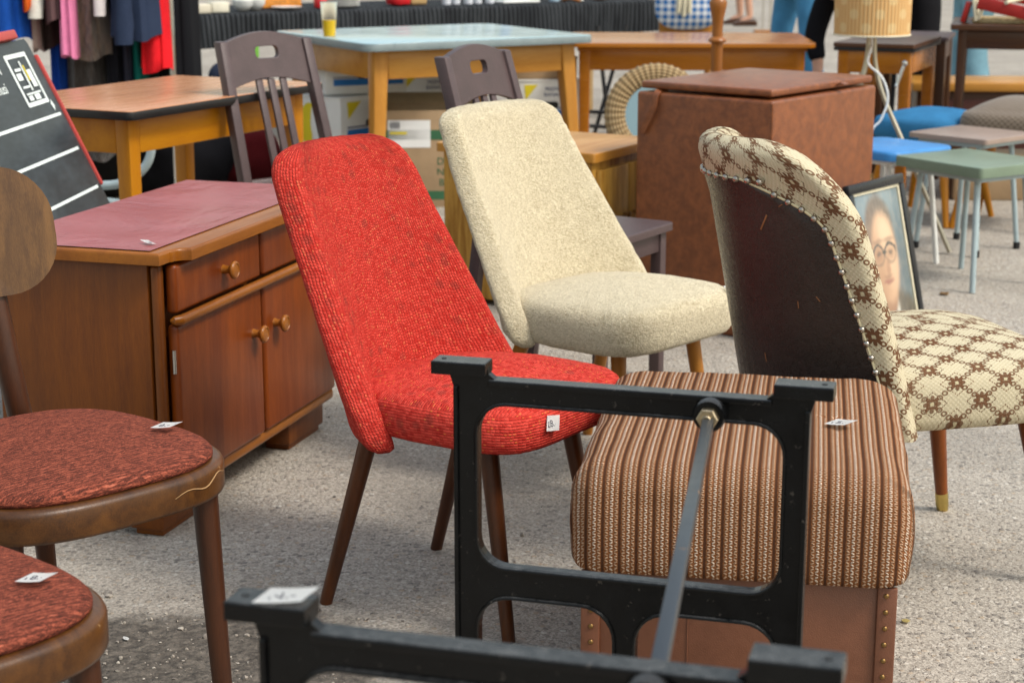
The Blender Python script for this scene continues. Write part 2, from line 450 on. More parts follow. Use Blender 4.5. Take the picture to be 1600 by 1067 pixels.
def m_leather(name, c1, c2, rough=.4, scuff=None, sc=7, bump=.0012):
    t = T(name, rough, spec=.5)
    n = t.noise(t.vec(), sc, 5, .62, .5); n2 = t.noise(t.vec(), 60, 4, .65); vo = t.voro(t.vec(), 520)
    c = t.mix((n * .65 + n2 * .35).step(.34, .66), c1, c2)
    if scuff:
        a = t.noise(t.vec('Object', (1, 1, .25)), 34, 5, .7); b = t.noise(t.vec(), 3.2, 2)
        c = t.mix((a.step(.70, .735)) * b.step(.48, .62), c, scuff)
    t.col(c); t.rough(n2 * .25 + rough - .12); t.bump(vo * .5 + n2 * .6, bump); return t.m
M['dark_leather'] = m_leather('oxblood_leather', (.018, .0135, .0125), (.031, .022, .0195), .27, (.28, .11, .04))
M['chest_leather'] = m_leather('mottled_brown_leatherette', (.15, .043, .013), (.255, .078, .023), .34, None, 26)
M['otto_leather'] = m_leather('tan_leatherette', (.125, .044, .021), (.17, .062, .030), .42, None, 4, .0006)
def m_melange():
    t = T('red_black_melange', .92, spec=.08)
    v = t.vec('UV', (26, 120, 1)); n = t.noise(v, 2.6, 5, .72, 1.4); v2 = t.noise(t.vec('UV'), 520, 2)
    x, y, _ = t.xyz(t.vec('UV')); rib = ((y + (t.noise(t.vec('UV'), 30, 3) - .5) * .01) * (6.2831 / .0075)).sin()
    f = n * .75 + rib * .025 + v2 * .22
    c = t.ramp(f.step(.28, .78), [(0, (.035, .016, .013)), (.34, (.13, .036, .024)), (.58, (.36, .090, .052)), (1, (.56, .185, .115))])
    t.col(c); t.bump(n + rib * .10 + v2 * .6, .0028, 1.0); return t.m
M['melange'] = m_melange()
M['bent_wood'] = wood('dark_bentwood', (.118, .052, .020), (.030, .012, .005), 'X', .8, .36, .1, (.40, .25, .12), .75)
M['bent_leg'] = wood('dark_bentwood_leg', (.070, .026, .013), (.026, .010, .006), 'Z', 1.2, .36, .1, (.16, .08, .035))
M['ply'] = wood('walnut_plywood', (.17, .088, .036), (.060, .027, .011), 'Z', 1.5, .36, .25, None, .75)
M['leg_dark'] = wood('stained_leg', (.110, .038, .016), (.040, .015, .008), 'Z', 1, .36, .15)
M['leg_oak'] = wood('honey_leg', (.42, .20, .065), (.28, .115, .032), 'Z', 1, .4, .1)
M['leg_mahog'] = wood('mahogany_leg', (.24, .075, .026), (.10, .032, .012), 'Z', 1, .32, .2)
M['side_wood'] = wood('sideboard_front', (.255, .070, .016), (.125, .030, .007), 'Z', .8, .36, .12)
M['side_end'] = wood('sideboard_end', (.185, .062, .017), (.085, .026, .007), 'Z', .8, .40, .1)
M['side_rail'] = wood('sideboard_rail', (.32, .125, .036), (.19, .065, .018), 'X', .9, .36, .2)
M['grey_paint'] = paint('grey_brown_paint', (.070, .045, .045), .40, .14, .0012, scale=18)
M['orange_wood'] = wood('orange_beech', (.52, .235, .045), (.38, .150, .022), 'X', .7, .36, .2)
M['orange_leg'] = wood('orange_beech_leg', (.52, .235, .045), (.38, .150, .022), 'Z', .7, .36, .2)
M['oak'] = wood('golden_oak', (.56, .30, .105), (.40, .185, .055), 'X', .7, .34, .2, None, .7)
M['oak_leg'] = wood('golden_oak_leg', (.54, .28, .095), (.38, .17, .05), 'Z', .7, .34, .2)
M['cherry'] = wood('cherry_veneer', (.42, .17, .048), (.29, .105, .028), 'X', .8, .24, .35)
M['dark_wood'] = wood('dark_walnut', (.085, .036, .018), (.040, .017, .009), 'X', 1, .34, .2)
M['dark_wood_z'] = wood('dark_walnut_leg', (.085, .036, .018), (.040, .017, .009), 'Z', 1, .34, .2)
M['zebra'] = wood('striped_zebrano', (.60, .36, .12), (.26, .115, .028), 'Z', 2.6, .4, .1, None, .8)
M['pine'] = wood('pale_pine', (.55, .40, .23), (.42, .28, .14), 'X', .8, .5)
M['turned'] = wood('turned_beech', (.34, .145, .055), (.22, .085, .030), 'Z', 1, .32, .25)
M['shade_dark'] = paint('lamp_black', (.01, .01, .01), .5)

# ------------------------------------------------------------------ setting: ground
bm = B(); bmesh.ops.create_grid(bm, x_segments=8, y_segments=8, size=400)
g = part('ground', bm, M['ground']); g['kind'] = 'structure'
bm = B(); rr = random.Random(3)
for i in range(900):
    if i < 560:
        a = rr.random() * 6.283; q = rr.random() ** .6; x, y = -.62 + .50 * q * math.cos(a), 2.98 + .36 * q * math.sin(a)
    else: x, y = rr.uniform(-1, 1.7), rr.uniform(2.2, 5.4)
    s = rr.uniform(.0012, .0042) if rr.random() < .93 else rr.uniform(.004, .0075)
    r = bmesh.ops.create_icosphere(bm, subdivisions=1, radius=s)
    k = Vector((rr.uniform(.7, 1.3), rr.uniform(.7, 1.3), rr.uniform(.45, .9)))
    for v in r['verts']: v.co = Vector((v.co.x * k.x, v.co.y * k.y, v.co.z * k.z)) * rr.uniform(.85, 1.15) + Vector((x, y, s * .3))
t = T('loose_stone', .85); gi = t.nt.nodes.new('ShaderNodeNewGeometry')
t.col(t.ramp(X(t, gi.outputs['Random Per Island']), [(0, (.07, .06, .055)), (.4, (.24, .21, .18)), (.75, (.34, .30, .25)), (1, (.46, .42, .36))]))
o = part('loose_grit', bm, t.m); o['kind'] = 'stuff'; o['label'] = 'loose grit and small pebbles scattered over the pavement'; o['category'] = 'grit'
for i, (x, y, s, c, lab) in enumerate([(.149, 3.847, .010, 'paper', 'tiny white paper scrap on pavement right of the red chair leg'), (.74, 3.154, .012, 'straw', 'small yellowish crumb on pavement right of the ottoman'),
        (-.715, 2.94, .010, 'paper', 'white scrap lying on dark dirt between the bentwood chairs'), (-1.0, 3.02, .045, 'paper', 'flat grey paper shred on the dirt at the left edge'), (1.507, 6.118, .03, 'leaf', 'dry brown leaf on pavement near the green stool')]):
    if i == 2: x, y = -.708, 3.069
    if i == 3: x, y = -.875, 3.025
    bm = B(); pts = [Vector((s * math.cos(a) * rr.uniform(.6, 1.1), s * .7 * math.sin(a) * rr.uniform(.6, 1.1), .002 + rr.uniform(0, .12) * s)) for a in [k * 6.283 / 8 for k in range(8)]]
    ctr = bm.verts.new((0, 0, .002 + s * .10)); vs = [bm.verts.new(p) for p in pts]
    for k in range(8): bm.faces.new((ctr, vs[k], vs[(k + 1) % 8]))
    bmesh.ops.solidify(bm, geom=bm.faces[:], thickness=.0008)
    if c not in M: M[c] = paint(c, {'straw': (.55, .45, .18), 'leaf': (.30, .17, .06)}[c], .7)
    o = part(c + '_scrap' if c == 'paper' else ('dry_leaf' if c == 'leaf' else 'crumb'), bm, M[c]); o.location = (x, y, .0015); o.rotation_euler = (0, 0, i * 1.1); tag(o, lab, 'litter')

# ------------------------------------------------------------------ shells, seats, legs
def splayed_leg(name, root, top, foot, r0, r1, mat, tip=None, tipmat=None, n=14):
    bm = B(); top, foot = Vector(top), Vector(foot); d = foot - top
    t1 = 1 - (tip or 0) / d.length
    tube(bm, [top + d * t1 * k / 6 for k in range(7)], [r0 + (r1 - r0) * t1 * k / 6 for k in range(7)], n)
    o = part(name, bm, mat, root)
    if tip:
        bm = B(); tube(bm, [top + d * (t1 + (1 - t1) * k / 3) for k in range(4)], [r1 * 1.06 + .0012] * 3 + [r1 * .98], n)
        part('ferrule', bm, tipmat, o)
    return o
def shell(zs, uc, Wf, wrap, hf, Rtop_h, ns=26, nc=7, amp=0, k=2.2):
    """padded curved back: list of z; uc(z) rear position, Wf(z) half width, wrap(z) how far the sides come forward, hf(z,s) half thickness"""
    rings = []; us = []
    def mid(z, s):
        w = Wf(z); return Vector((uc(z) + wrap(z) * abs(s) ** k, w * (s - .10 * s * abs(s) ** 2 * 0), z))
    def sq(v): return math.copysign(abs(v) ** .62, v)
    for z in zs:
        ring = []
        ss = [-1 + 2 * i / ns for i in range(ns + 1)]
        def nt(s):
            e = 1e-3; tt = (mid(z, min(1, s + e)) - mid(z, max(-1, s - e))); tt.z = 0; tt.normalize(); return Vector((tt.y, -tt.x, 0)), tt
        for s in ss:
            N, t_ = nt(s); ring.append(mid(z, s) + N * hf(z, s))
        N, t_ = nt(1); h = hf(z, 1)
        for i in range(1, nc): a = math.pi * i / nc; ring.append(mid(z, 1) + (N * sq(math.cos(a)) + t_ * sq(math.sin(a)) * .75) * h)
        for s in reversed(ss):
            N, t_ = nt(s); ring.append(mid(z, s) - N * hf(z, s))
        N, t_ = nt(-1); h = hf(z, -1)
        for i in range(1, nc): a = math.pi * i / nc; ring.append(mid(z, -1) + (-N * sq(math.cos(a)) - t_ * sq(math.sin(a)) * .75) * h)
        rings.append(ring)
    n = len(rings[0])
    ref = rings[len(rings) // 3]; arc = [0]
    for j in range(n): arc.append(arc[-1] + (ref[(j + 1) % n] - ref[j]).length)
    vl = [0]
    for i in range(1, len(rings)): vl.append(vl[-1] + (rings[i][ns // 2] - rings[i - 1][ns // 2]).length)
    bm = B(); loft(bm, rings, uv=lambda i, j, f: (arc[j], vl[i]))
    return bm, mid
def fuzz(bm, amp, fr, seed=0):
    from mathutils import noise
    bm.normal_update()
    for v in bm.verts:
        v.co += v.normal * amp * (noise.noise(v.co * fr + Vector((seed, 0, 0))) + .5 * noise.noise(v.co * fr * 2.3))
def pad(outline, prof, dome, ztop, uvmode='rib', nr=9):
    """seat pad: outline(theta)->(x,y); prof list of (inset, z) from the bottom edge up to the top edge; then domes to the centre"""
    n = 72; O = [Vector(outline(2 * math.pi * i / n)) for i in range(n)]
    c = sum(O, Vector((0, 0))) / n; rings = []; 
    def inset(d): return [p - (p - c).normalized() * d for p in O]
    for d, z in prof: rings.append([Vector((p.x, p.y, z)) for p in inset(d)])
    d0, z0 = prof[-1]; last = inset(d0)
    for i in range(1, nr):
        q = 1 - i / nr
        rings.append([Vector((c.x + (p.x - c.x) * q, c.y + (p.y - c.y) * q, z0 + dome * (1 - q ** 2.2))) for p in last])
    bm = B()
    per = [0]
    for j in range(n): per.append(per[-1] + (O[(j + 1) % n] - O[j]).length)
    def uv(i, j, f):
        p = rings[i][j % n]
        if uvmode == 'rib': return (p.y, p.x) if f >= len(prof) - 3 else (per[j], p.z + .013)
        return (p.x + (z0 - p.z) * .0, p.y + (p.z - z0) * (1 if p.y < c.y else -1))
    loft(bm, rings, uv=uv); return bm
def superr(ax, ay, e, cx=0, cy=0, taper=0, rear=0):
    def f(t):
        co, si = math.cos(t), math.sin(t)
        x = ax * math.copysign(abs(co) ** (2 / e), co); y = ay * math.copysign(abs(si) ** (2 / e), si)
        return (cx + x, cy + y * (1 - taper * (x / ax)) * (1 - rear * max(0, -x / ax) ** 1.4))
    return f
def linz(a, b, n): return [a + (b - a) * i / (n - 1) for i in range(n)]
def topz(z0, zt, h):
    zs = linz(z0, z0 + .03, 5)[:-1] + linz(z0 + .03, zt - .09, 22) + linz(zt - .09, zt - h, 8)[1:]
    return zs + [zt - h + h * math.sin(math.pi / 2 * k / 7) for k in range(1, 8)]
def side_chair(name, label, loc, ang, mat_back, mat_seat, zt=.862, feet=None, legmat=None, group=None, fz=(0, 1), width=1.0, legtips=None, Rc=.07, lean=.30, slim=0):
    root = thing(name, label, 'chair', loc, ang, group)
    z0, h0 = .335, .034
    def hz(z):
        q = 1.0
        if z > zt - h0: q = math.sqrt(max(.004, 1 - ((z - (zt - h0)) / h0) ** 2))
        if z < z0 + .03: q = min(q, .45 + .55 * math.sqrt(max(0, 1 - ((z0 + .03 - z) / .03) ** 2)))
        return q
    def Wf(z):
        w = (.236 - .080 * ((z - z0) / (zt - z0)) ** 1.15) * width
        if z > zt - Rc: w -= Rc * .95 * (1 - math.sqrt(max(0, 1 - ((z - (zt - Rc)) / Rc) ** 2)))
        if z < .42: w -= .02 * ((.42 - z) / .085) ** 2
        return w
    def wrap(z): q = max(0, 1 - (z - z0) / (zt - z0)); return .025 + .125 * q ** 1.3
    def uc(z): return -.195 - lean * max(0, z - .40) - .05 * max(0, z - .40) ** 2 + .10 * max(0, .42 - z)
    bm, mid = shell(topz(z0, zt, h0), uc, Wf, wrap, lambda z, s: h0 * hz(z) * (1 - .12 * abs(s) ** 4), 0)
    fuzz(bm, *fz); part('backrest', bm, mat_back, root, sharp=80)
    prof = [(.050, .346), (.022, .343), (.010, .347), (.004, .356), (.001, .372), (0, .398), (.003, .418), (.009, .432), (.021, .443), (.042, .449)]
    prof = [(d, z + slim * (.449 - z) / .106) for d, z in prof]
    bm = pad(superr(.226, .226 * width, 5.2, .032, 0, .07, .30), prof, .020, .44)
    for v in bm.verts:
        v.co.z -= .05 * max(0, .05 - v.co.x) * (v.co.z - .33) / .12
    fuzz(bm, *fz); part('seat', bm, mat_seat, root, sharp=80)
    for k, (a, b) in enumerate(feet): splayed_leg('leg', root, a, b, .0185, .0125, legmat, *(legtips or (None, None)))
    return root

# ------------------------------------------------------------------ red chair, cream chair
red = side_chair('upholstered_chair', 'bright red woven upholstered chair with dark splayed legs in the centre', (-.083, 3.307), -35, M['red_fabric'], M['red_seat'], .868,
    [((-.10, -.17, .36), (-.195, -.205, 0)), ((-.10, .15, .36), (-.205, .16, 0)), ((.14, -.13, .36), (.205, -.158, 0)), ((.14, .13, .36), (.205, .16, 0))], M['leg_dark'], fz=(.0012, 150), slim=.020)
price_tag(red, (.2585, -.105, .4120), 78, '28.-', .032, .028, RT(66, 'Y'))
cream = side_chair('upholstered_chair', 'cream woolly upholstered chair with tapered honey coloured legs behind the red one', (.215, 4.115), -42, M['beige_fabric'], M['beige_fabric'], .850,
    [((-.10, -.15, .36), (-.22, -.21, 0)), ((-.10, .15, .36), (-.21, .20, 0)), ((.15, -.13, .36), (.19, -.17, 0)), ((.15, .14, .36), (.19, .18, 0))], M['leg_oak'], fz=(.0022, 110), width=1.07, Rc=.05, lean=.36)
bm = B(); box(bm, (.236, .165, .448), (.016, .012, .001), 0, RT(35, 'Y')); part('price_tag', bm, M['paper'], cream)

# ------------------------------------------------------------------ barrel chair with floral cloth and dark leather back
bar = thing('barrel_chair', 'barrel back chair with floral tapestry seat and studded dark leather back', 'chair', (.728, 3.50), 15)
z0, zt = .335, .888
def bt01(z): return max(0, (z - (zt - .17)) / .17)
def bW(z):
    w = .250 - .050 * max(0, (z - .36) / (zt - .36)); q = bt01(z)
    return w - .105 * (1 - math.sqrt(max(0, 1 - q * q)))
def bwrap(z): return (.178 - .050 * max(0, (z - .40) / .49) ** 1.6) * (1 - .62 * bt01(z) ** 2.2)
def buc(z): return -.250 - .20 * (z - .40) if z > .40 else -.250 + .25 * (.40 - z)
def bh(z, s):
    rim = max(max(0, (abs(s) - .80) / .20) ** 1.5, min(1, max(0, (z - (zt - .12)) / .08)))
    q = 1 - max(0, (z - (zt - .036)) / .036) ** 2 if z > zt - .036 else 1
    return (.021 + .012 * rim) * math.sqrt(max(.01, q))
zs = linz(z0, .70, 22) + linz(.70, zt - .036, 16)[1:] + [zt - .036 + .036 * math.sin(math.pi / 2 * k / 6) for k in range(1, 7)]
bm, bmid = shell(zs, buc, bW, bwrap, bh, 0, ns=34, k=2.0)
fuzz(bm, .0008, 60); part('backrest', bm, M['floral'], bar, sharp=80)
def bout(z, s, off):
    e = 1e-3; tt = bmid(z, min(1, s + e)) - bmid(z, max(-1, s - e)); tt.z = 0; tt.normalize()
    return bmid(z, s) - Vector((tt.y, -tt.x, 0)) * (bh(z, s) + off)
lz = linz(z0 + .01, zt - .075, 30); rows = []
def bS(z):
    w = bW(z); q = (z - lz[0]) / (lz[-1] - lz[0]); s = max(.05, 1 - (.006 + .022 * q) / w)
    return s * math.sqrt(max(.02, 1 - max(0, (q - .80) / .23) ** 2)) if q > .8 else s
for off in (.0035,):
    for z in lz: rows.append([bout(z, bS(z) * (-1 + 2 * i / 24), .0035 - (.004 if i in (0, 24) else 0)) for i in range(25)])
bm = B(); loft(bm, rows, closed=False); lb = part('leather_back', bm, M['dark_leather'], bar, sharp=80)
edge = [bout(z, -bS(z), .003) for z in lz] + [bout(lz[-1], bS(lz[-1]) * (-1 + 2 * i / 20), .003) for i in range(1, 20)] + [bout(z, bS(z), .003) for z in reversed(lz)]
nail = B(); lathe(nail, [(.0012, .0056), (.0042, .0046), (.0062, .0024), (.0067, .0006), (.0067, -.003)], 10); nail = mesh_of(nail, 60)
def studs(pts, step, me, mat, parent, ctr):
    acc = step * .5
    for a, b in zip(pts, pts[1:]):
        L = (b - a).length; acc += L
        if acc >= step:
            acc -= step; p = b - (b - a).normalized() * acc if L else b
            o = link('nail_head', me, mat, parent); o.location = p
            o.rotation_euler = (p - Vector((ctr[0], ctr[1], p.z))).to_track_quat('Z', 'Y').to_euler()
bm = B(); tube(bm, [p + (p - Vector((.02, 0, p.z))).normalized() * -.0030 for p in edge[2:-2]], .0026, 6); part('piping', bm, M['floral'], bar)
studs(edge, .0285, nail, M['steel'], bar, (.02, 0))
# pulls and scuffs in the leather
for z, s, L, a in ((.735, -.50, .034, 62), (.585, -.62, .020, 100), (.60, -.74, .020, 140), (.47, -.30, .030, 110), (.77, -.66, .016, 30)):
    if s > -bS(z) * .95:
        p = bout(z, s, .0036); bm = B(); box(bm, (0, 0, 0), (L, .004 if L > .03 else .0018, .0012), .0005)
        o = part('tear', bm, M.setdefault('tear', paint('torn_leather', (.26, .105, .038), .7)), lb)
        o.matrix_parent_inverse = Matrix(); nn = (p - Vector((.1, 0, z))).normalized()
        o.matrix_local = MT(*p) @ nn.to_track_quat('Z', 'Y').to_matrix().to_4x4() @ RT(a, 'Z')
prof = [(.05, .338), (.02, .338), (.006, .347), (0, .365), (0, .405), (.002, .425), (.008, .442), (.022, .458), (.045, .468), (.07, .474)]
bm = pad(superr(.262, .252, 3.6, .080, 0, -.02), prof, .026, .47, 'plan'); part('seat', bm, M['floral'], bar, sharp=80)
for sx, sy in ((1, 1), (1, -1), (-1, 1), (-1, -1)):
    splayed_leg('leg', bar, (.20 * sx + .04, .19 * sy, .345), (.265 * sx + .04, .235 * sy, 0), .0225, .0125, M['leg_mahog'], .045, M['gold_tip'])

# ------------------------------------------------------------------ ottoman with striped knit cushion
ot = thing('ottoman', 'box ottoman with brown striped knit cushion and studded tan leatherette base', 'ottoman', (.398, 2.905), -9.5)
def rb(w, d, z0, z1, rv, rt, nz=7):
    rings = []
    for k in range(nz + 1): a = math.pi / 2 * k / nz; rings.append((rt * .55 * (1 - math.sin(a)), z0 + rt * .4 * (1 - math.cos(a))))
    return rings
ow, od = .522, .645; zb, zt = .300, .474; rt = .052
O = [Vector(p) for p in rrect(ow, od, .048, 10)]
# subdivide straight runs so that the cloth can sag
O2 = []
for i in range(len(O)):
    a, b = O[i], O[(i + 1) % len(O)]; k = max(1, int((b - a).length / .03))
    O2 += [a + (b - a) * q / k for q in range(k)]
def ins(d): return [Vector((p.x * (1 - d / (ow / 2)), p.y * (1 - d / (od / 2)))) for p in O2]
prof = [(.012, zb - .002), (.004, zb + .002), (.0, zb + .012)] + [(-.004 * math.sin(math.pi * k / 8), zb + .012 + (zt - rt - zb - .012) * k / 8) for k in range(1, 9)]
prof += [(rt * (1 - math.cos(math.pi / 2 * k / 9)), zt - rt + rt * math.sin(math.pi / 2 * k / 9)) for k in range(1, 10)]
rings = [[Vector((p.x, p.y, z)) for p in ins(d)] for d, z in prof]
base = ins(rt)
for i in range(1, 10):
    q = 1 - i / 10; rings.append([Vector((p.x * q, p.y * q, zt + .014 * (1 - q * q))) for p in base])
def ouv(i, j, f=0):
    p = rings[i][j % len(O2)]; xe = ow / 2 - .05
    if abs(p.x) > xe and abs(p.y) < od / 2 - .03: return (math.copysign(xe, p.x) + (p.x - math.copysign(xe, p.x)) + math.copysign(max(0, zt - rt * .5 - p.z), p.x), p.y)
    return (p.x, p.y + (p.z - zt) * (1 if p.y < 0 else -1))
bm = B(); loft(bm, rings, uv=ouv); fuzz(bm, .0012, 40); fuzz(bm, .0035, 7, 4); part('cushion', bm, M['stripe_knit'], ot, sharp=80)
bm = B(); box(bm, (0, 0, .165), (.476, .600, .270), .006); ob = part('base', bm, M['otto_leather'], ot)
for sx in (-1, 1):
    bm = B(); box(bm, (sx * .228, -.301, .165), (.030, .010, .266), .003); part('corner_strip', bm, M['otto_leather'], ob)
nl = B(); lathe(nl, [(.0012, .0030), (.003, .0024), (.0042, .001), (.0045, 0), (.0045, -.002)], 10); nl = mesh_of(nl, 60)
for sx in (-1, 1):
    for k in range(10):
        o = link('nail_head', nl, M['brass'], ob); o.location = (sx * .2265, -.3058, .285 - .0265 * k); o.rotation_euler = (R(90), 0, 0)
bm = B(); tube(bm, [(-.075, -.3008, .293 - .02 * k) for k in range(13)], .0011, 6); part('seam', bm, M['otto_leather'], ob)
for sx in (-1, 1):
    for sy in (-1, 1):
        bm = B(); box(bm, (sx * .19, sy * .25, .016), (.04, .04, .032), .003); part('foot', bm, M['leg_dark'], ot)
price_tag(ot, (.150, -.065, .4855), -25, '15.-', .036, .034)

# ------------------------------------------------------------------ cast iron table base (two end frames and a tie rod)
FH, LW = .72, .252
base_loc = Vector((.081, 1.826, 0)); irn = thing('iron_table_base', 'black cast iron table base of two open end frames tied by a rod', 'table base', (.081, 1.826), -15.7)
def end_frame():
    P = .236; pw = .033                                            # post outer half width, post width
    outer = [(-P + .006, .0), (-P, .10), (-P, FH - .040), (-P - .006, FH - .020), (-LW - .012, FH - .016), (-LW - .012, FH - .001), (-LW + .061, FH - .001), (-LW + .064, FH - .016), (-LW + .074, FH - .024),
             (LW - .074, FH - .024), (LW - .064, FH - .016), (LW - .061, FH - .001), (LW + .012, FH - .001), (LW + .012, FH - .016), (P + .006, FH - .020), (P, FH - .040), (P, .10), (P - .006, 0)]
    def hole(x0, x1, y0, y1, r): return rrect(x1 - x0, y1 - y0, r, 7, (x0 + x1) / 2, (y0 + y1) / 2)
    ix = P - pw
    h1 = (-ix, ix, FH - .284, FH - .058, .040); h2 = (-ix, -.016, .06, FH - .330, .045); h3 = (.016, ix, .06, FH - .330, .045)
    bms = []
    outs = [outer] + [hole(*h) for h in (h1, h2, h3)]
    bm = plate(outs, .0075, .001, XZ)
    def rim(h, t=.005, ex=.0125):
        x0, x1, y0, y1, r = h
        b2 = plate([hole(x0 - t, x1 + t, y0 - t, y1 + t, r + t), hole(x0 - .0004, x1 + .0004, y0 - .0004, y1 + .0004, r)], ex, .0022, XZ)
        me = bpy.data.meshes.new('x'); b2.to_mesh(me); b2.free(); bm.from_mesh(me); bpy.data.meshes.remove(me)
    for h in (h1, h2, h3): rim(h)
    # outer flange along the posts and the bar, pads at the ends
    for sx in (-1, 1):
        box(bm, (sx * (P - .003), 0, FH / 2 - .016), (.0065, .0260, FH - .036), .0020)
        box(bm, (sx * (LW - .0245), 0, FH - .0090), (.0755, .038, .0180), .0020)
        box(bm, (sx * (P - .025), 0, .012), (.10, .060, .024), .004)
    box(bm, (0, 0, FH - .0268), (.375, .0275, .0085), .0020)
    return mesh_of(bm, 12)
fme = end_frame()
frames = []
cb = Vector((.152, 2.2525, 0)); cf = Vector((.010, 1.4005, 0)); rot = Matrix.Rotation(R(15.7), 3, 'Z')
for c in (cb, cf):
    o = link('end_frame', fme, M['iron'], irn); o.location = rot @ (c - base_loc); frames.append(o)
    for sx in (-1, 1):
        bm = B(); lathe(bm, [(.0035, FH + .0004), (.0035, FH - .002), (.0001, FH - .002)], 12, (sx * LW, 0, .0003)); part('screw_hole', bm, M['shade_dark'], o)
A = frames[0].location + Vector((.110, -.030, FH - .052)); Bp = frames[1].location + Vector((.110, .010, FH - .046))
bm = B(); Lr = (Bp - A).length; q = (Bp - A).to_track_quat('X', 'Z').to_matrix().to_4x4()
box(bm, (0, 0, 0), (Lr, .0145, .017), .0022, MT(*((A + Bp) / 2)) @ q); rod_o = part('tie_rod', bm, None, irn, 'worn bare steel grey tie rod')
rodm = T('worn_steel_rod', .34, .55); n = rodm.noise(rodm.vec(), 30, 5, .7)
rodm.col(rodm.mix(n.step(.66, .72), (.060, .068, .078), (.30, .17, .09))); rodm.rough(n * .2 + .24); rod_o.data.materials.append(rodm.m)
CY_ = Matrix(((1, 0, 0, 0), (0, 0, 1, 0), (0, -1, 0, 0), (0, 0, 0, 1)))
for k, o in enumerate(frames):
    bm = B(); lathe(bm, [(.0205, -.018), (.0215, -.012), (.0215, .026), (.0195, .030), (.006, .030)], 24, (.110, 0, FH - .045), RT(90, 'X')); part('boss', bm, M['iron'], o)
    bm = B(); lathe(bm, [(.0145, 0), (.0145, .0095), (.0125, .011), (.006, .011)], 6, (.110, -.0305, FH - .046), RT(90, 'X')); lathe(bm, [(.0066, .008), (.0066, .0160), (.0055, .0175)], 14, (.110, -.0305, FH - .046), RT(90, 'X'))
    part('nut', bm, M['nut'], o, sharp=25)
price_tag(irn, frames[1].location + Vector((-LW + .035, .000, FH + .0006)), 8, 'N.-', .044, .032)

# ------------------------------------------------------------------ bentwood chairs with melange cushions
def bentwood(label, loc, ang, price, tagpos):
    root = thing('bentwood_chair', label, 'chair', loc, ang, 'bentwood chairs with red melange seats')
    out = superr(.234, .228, 3.0, .035, 0, -.06)
    bm = pad(out, [(.012, .402), (.003, .404), (0, .410), (0, .446), (.003, .452), (.010, .455), (.030, .4545)], .0005, .455, 'plan')
    part('seat_frame', bm, M['bent_wood'], root, sharp=60)
    bm = pad(superr(.219, .213, 3.0, .035, 0, -.06), [(.006, .4535), (0, .4575), (.000, .464), (.005, .4695), (.015, .474)], .012, .468, 'rib'); fuzz(bm, .0006, 120)
    part('cushion', bm, M['melange'], root, sharp=80)
    for sy in (-1, 1):
        splayed_leg('leg', root, (.190, .172 * sy, .41), (.205, .186 * sy, 0), .0215, .0150, M['bent_leg'])
        bm = B(); tube(bm, [(-.255, .150 * sy, 0), (-.222, .120 * sy, .22), (-.212, .090 * sy, .42), (-.232, .076 * sy, .56), (-.268, .072 * sy, .72), (-.290, .070 * sy, .83)], [.014, .0175, .021, .022, .020, .016], 12); part('stile', bm, M['bent_leg'], root)
    bm = B(); rows = []
    ol = [Vector(p) for p in rrect(.360, .208, .088, 9)]
    for d in (.006, -.006):
        rows.append([Vector((-.248 - .20 * (p.y) + .85 * p.x * p.x - .012 + d, p.x, .765 + p.y)) for p in ol])
    # rounded plywood panel: front and back skins with thickness
    ctr = []
    vv = loft(bm, rows, cap0=False, cap1=False)
    for k, d in ((0, .006), (1, -.006)):
        prev = vv[k]
        for q in (.75, .5, .25):
            cur = [bm.verts.new(Vector((-.248 - .20 * (p.y * q) + .85 * (p.x * q) ** 2 - .012 + d, p.x * q, .765 + p.y * q))) for p in ol]
            for j in range(len(ol)): bm.faces.new((prev[j], prev[(j + 1) % len(ol)], cur[(j + 1) % len(ol)], cur[j]))
            prev = cur
        bm.faces.new(prev)
    part('backrest', bm, M['ply'], root, sharp=50)
    price_tag(root, (tagpos[0], tagpos[1], .4855), tagpos[2], price)
    root.scale = (1, 1, 1.018)
    return root
ba = bentwood('bentwood chair with curved plywood back and worn red black seat, nearest the sideboard', (-.745, 2.735), -45, '8.-', (.10, .165, 30)); ba.location.y -= .012
_o = superr(.2352, .2292, 3.0, .035, 0, -.06); scr = B()
tube(scr, [Vector((*_o(R(8 + 34 * k / 14)), 0.428 + .005 * math.sin(k * .75) + .0010 * k)) for k in range(15)], [.0004 + .0006 * math.sin(math.pi * k / 14) for k in range(15)], 6)
part('scratch', scr, paint('bare_wood_scratch', (.34, .20, .09), .7), ba)
bb = bentwood('bentwood chair with worn red black seat at the bottom left corner', (-.79, 2.085), -45, '18.-', (.135, .145, 30))

# ------------------------------------------------------------------ sideboard
sb = thing('sideboard', 'low reddish brown wooden sideboard with faded pink top, drawers and round knobs', 'sideboard', (-.730, 3.605), 73)
SW, SD, SZ0, SZ1 = .90, .385, .082, .597
bm = B(); box(bm, (SW / 2, SD / 2 + .010, (SZ0 + SZ1) / 2), (SW, SD - .02, SZ1 - SZ0), .004); box(bm, (.014, .006, (SZ0 + SZ1) / 2 - .002), (.028, .020, SZ1 - SZ0 - .004), .008, seg=3)
part('carcass', bm, M['side_end'], sb)
def topoutline(o):
    pts = [(-.022 - o, SD + .01), (-.022 - o, -.020 - o)]
    pts += [(.022, -.020 - o)]
    for k in range(7): a = math.pi / 2 * k / 6; pts.append((.026 + .030 * math.sin(a), -.024 - o - .030 * (1 - math.cos(a))))
    for k in range(7): a = math.pi / 2 * k / 6; pts.append((SW - .056 + .030 * (1 - math.cos(a)), -.054 - o + .030 * math.sin(a)))
    return pts + [(SW - .022, -.020 - o), (SW + .022 + o, -.020 - o), (SW + .022 + o, SD + .01)]
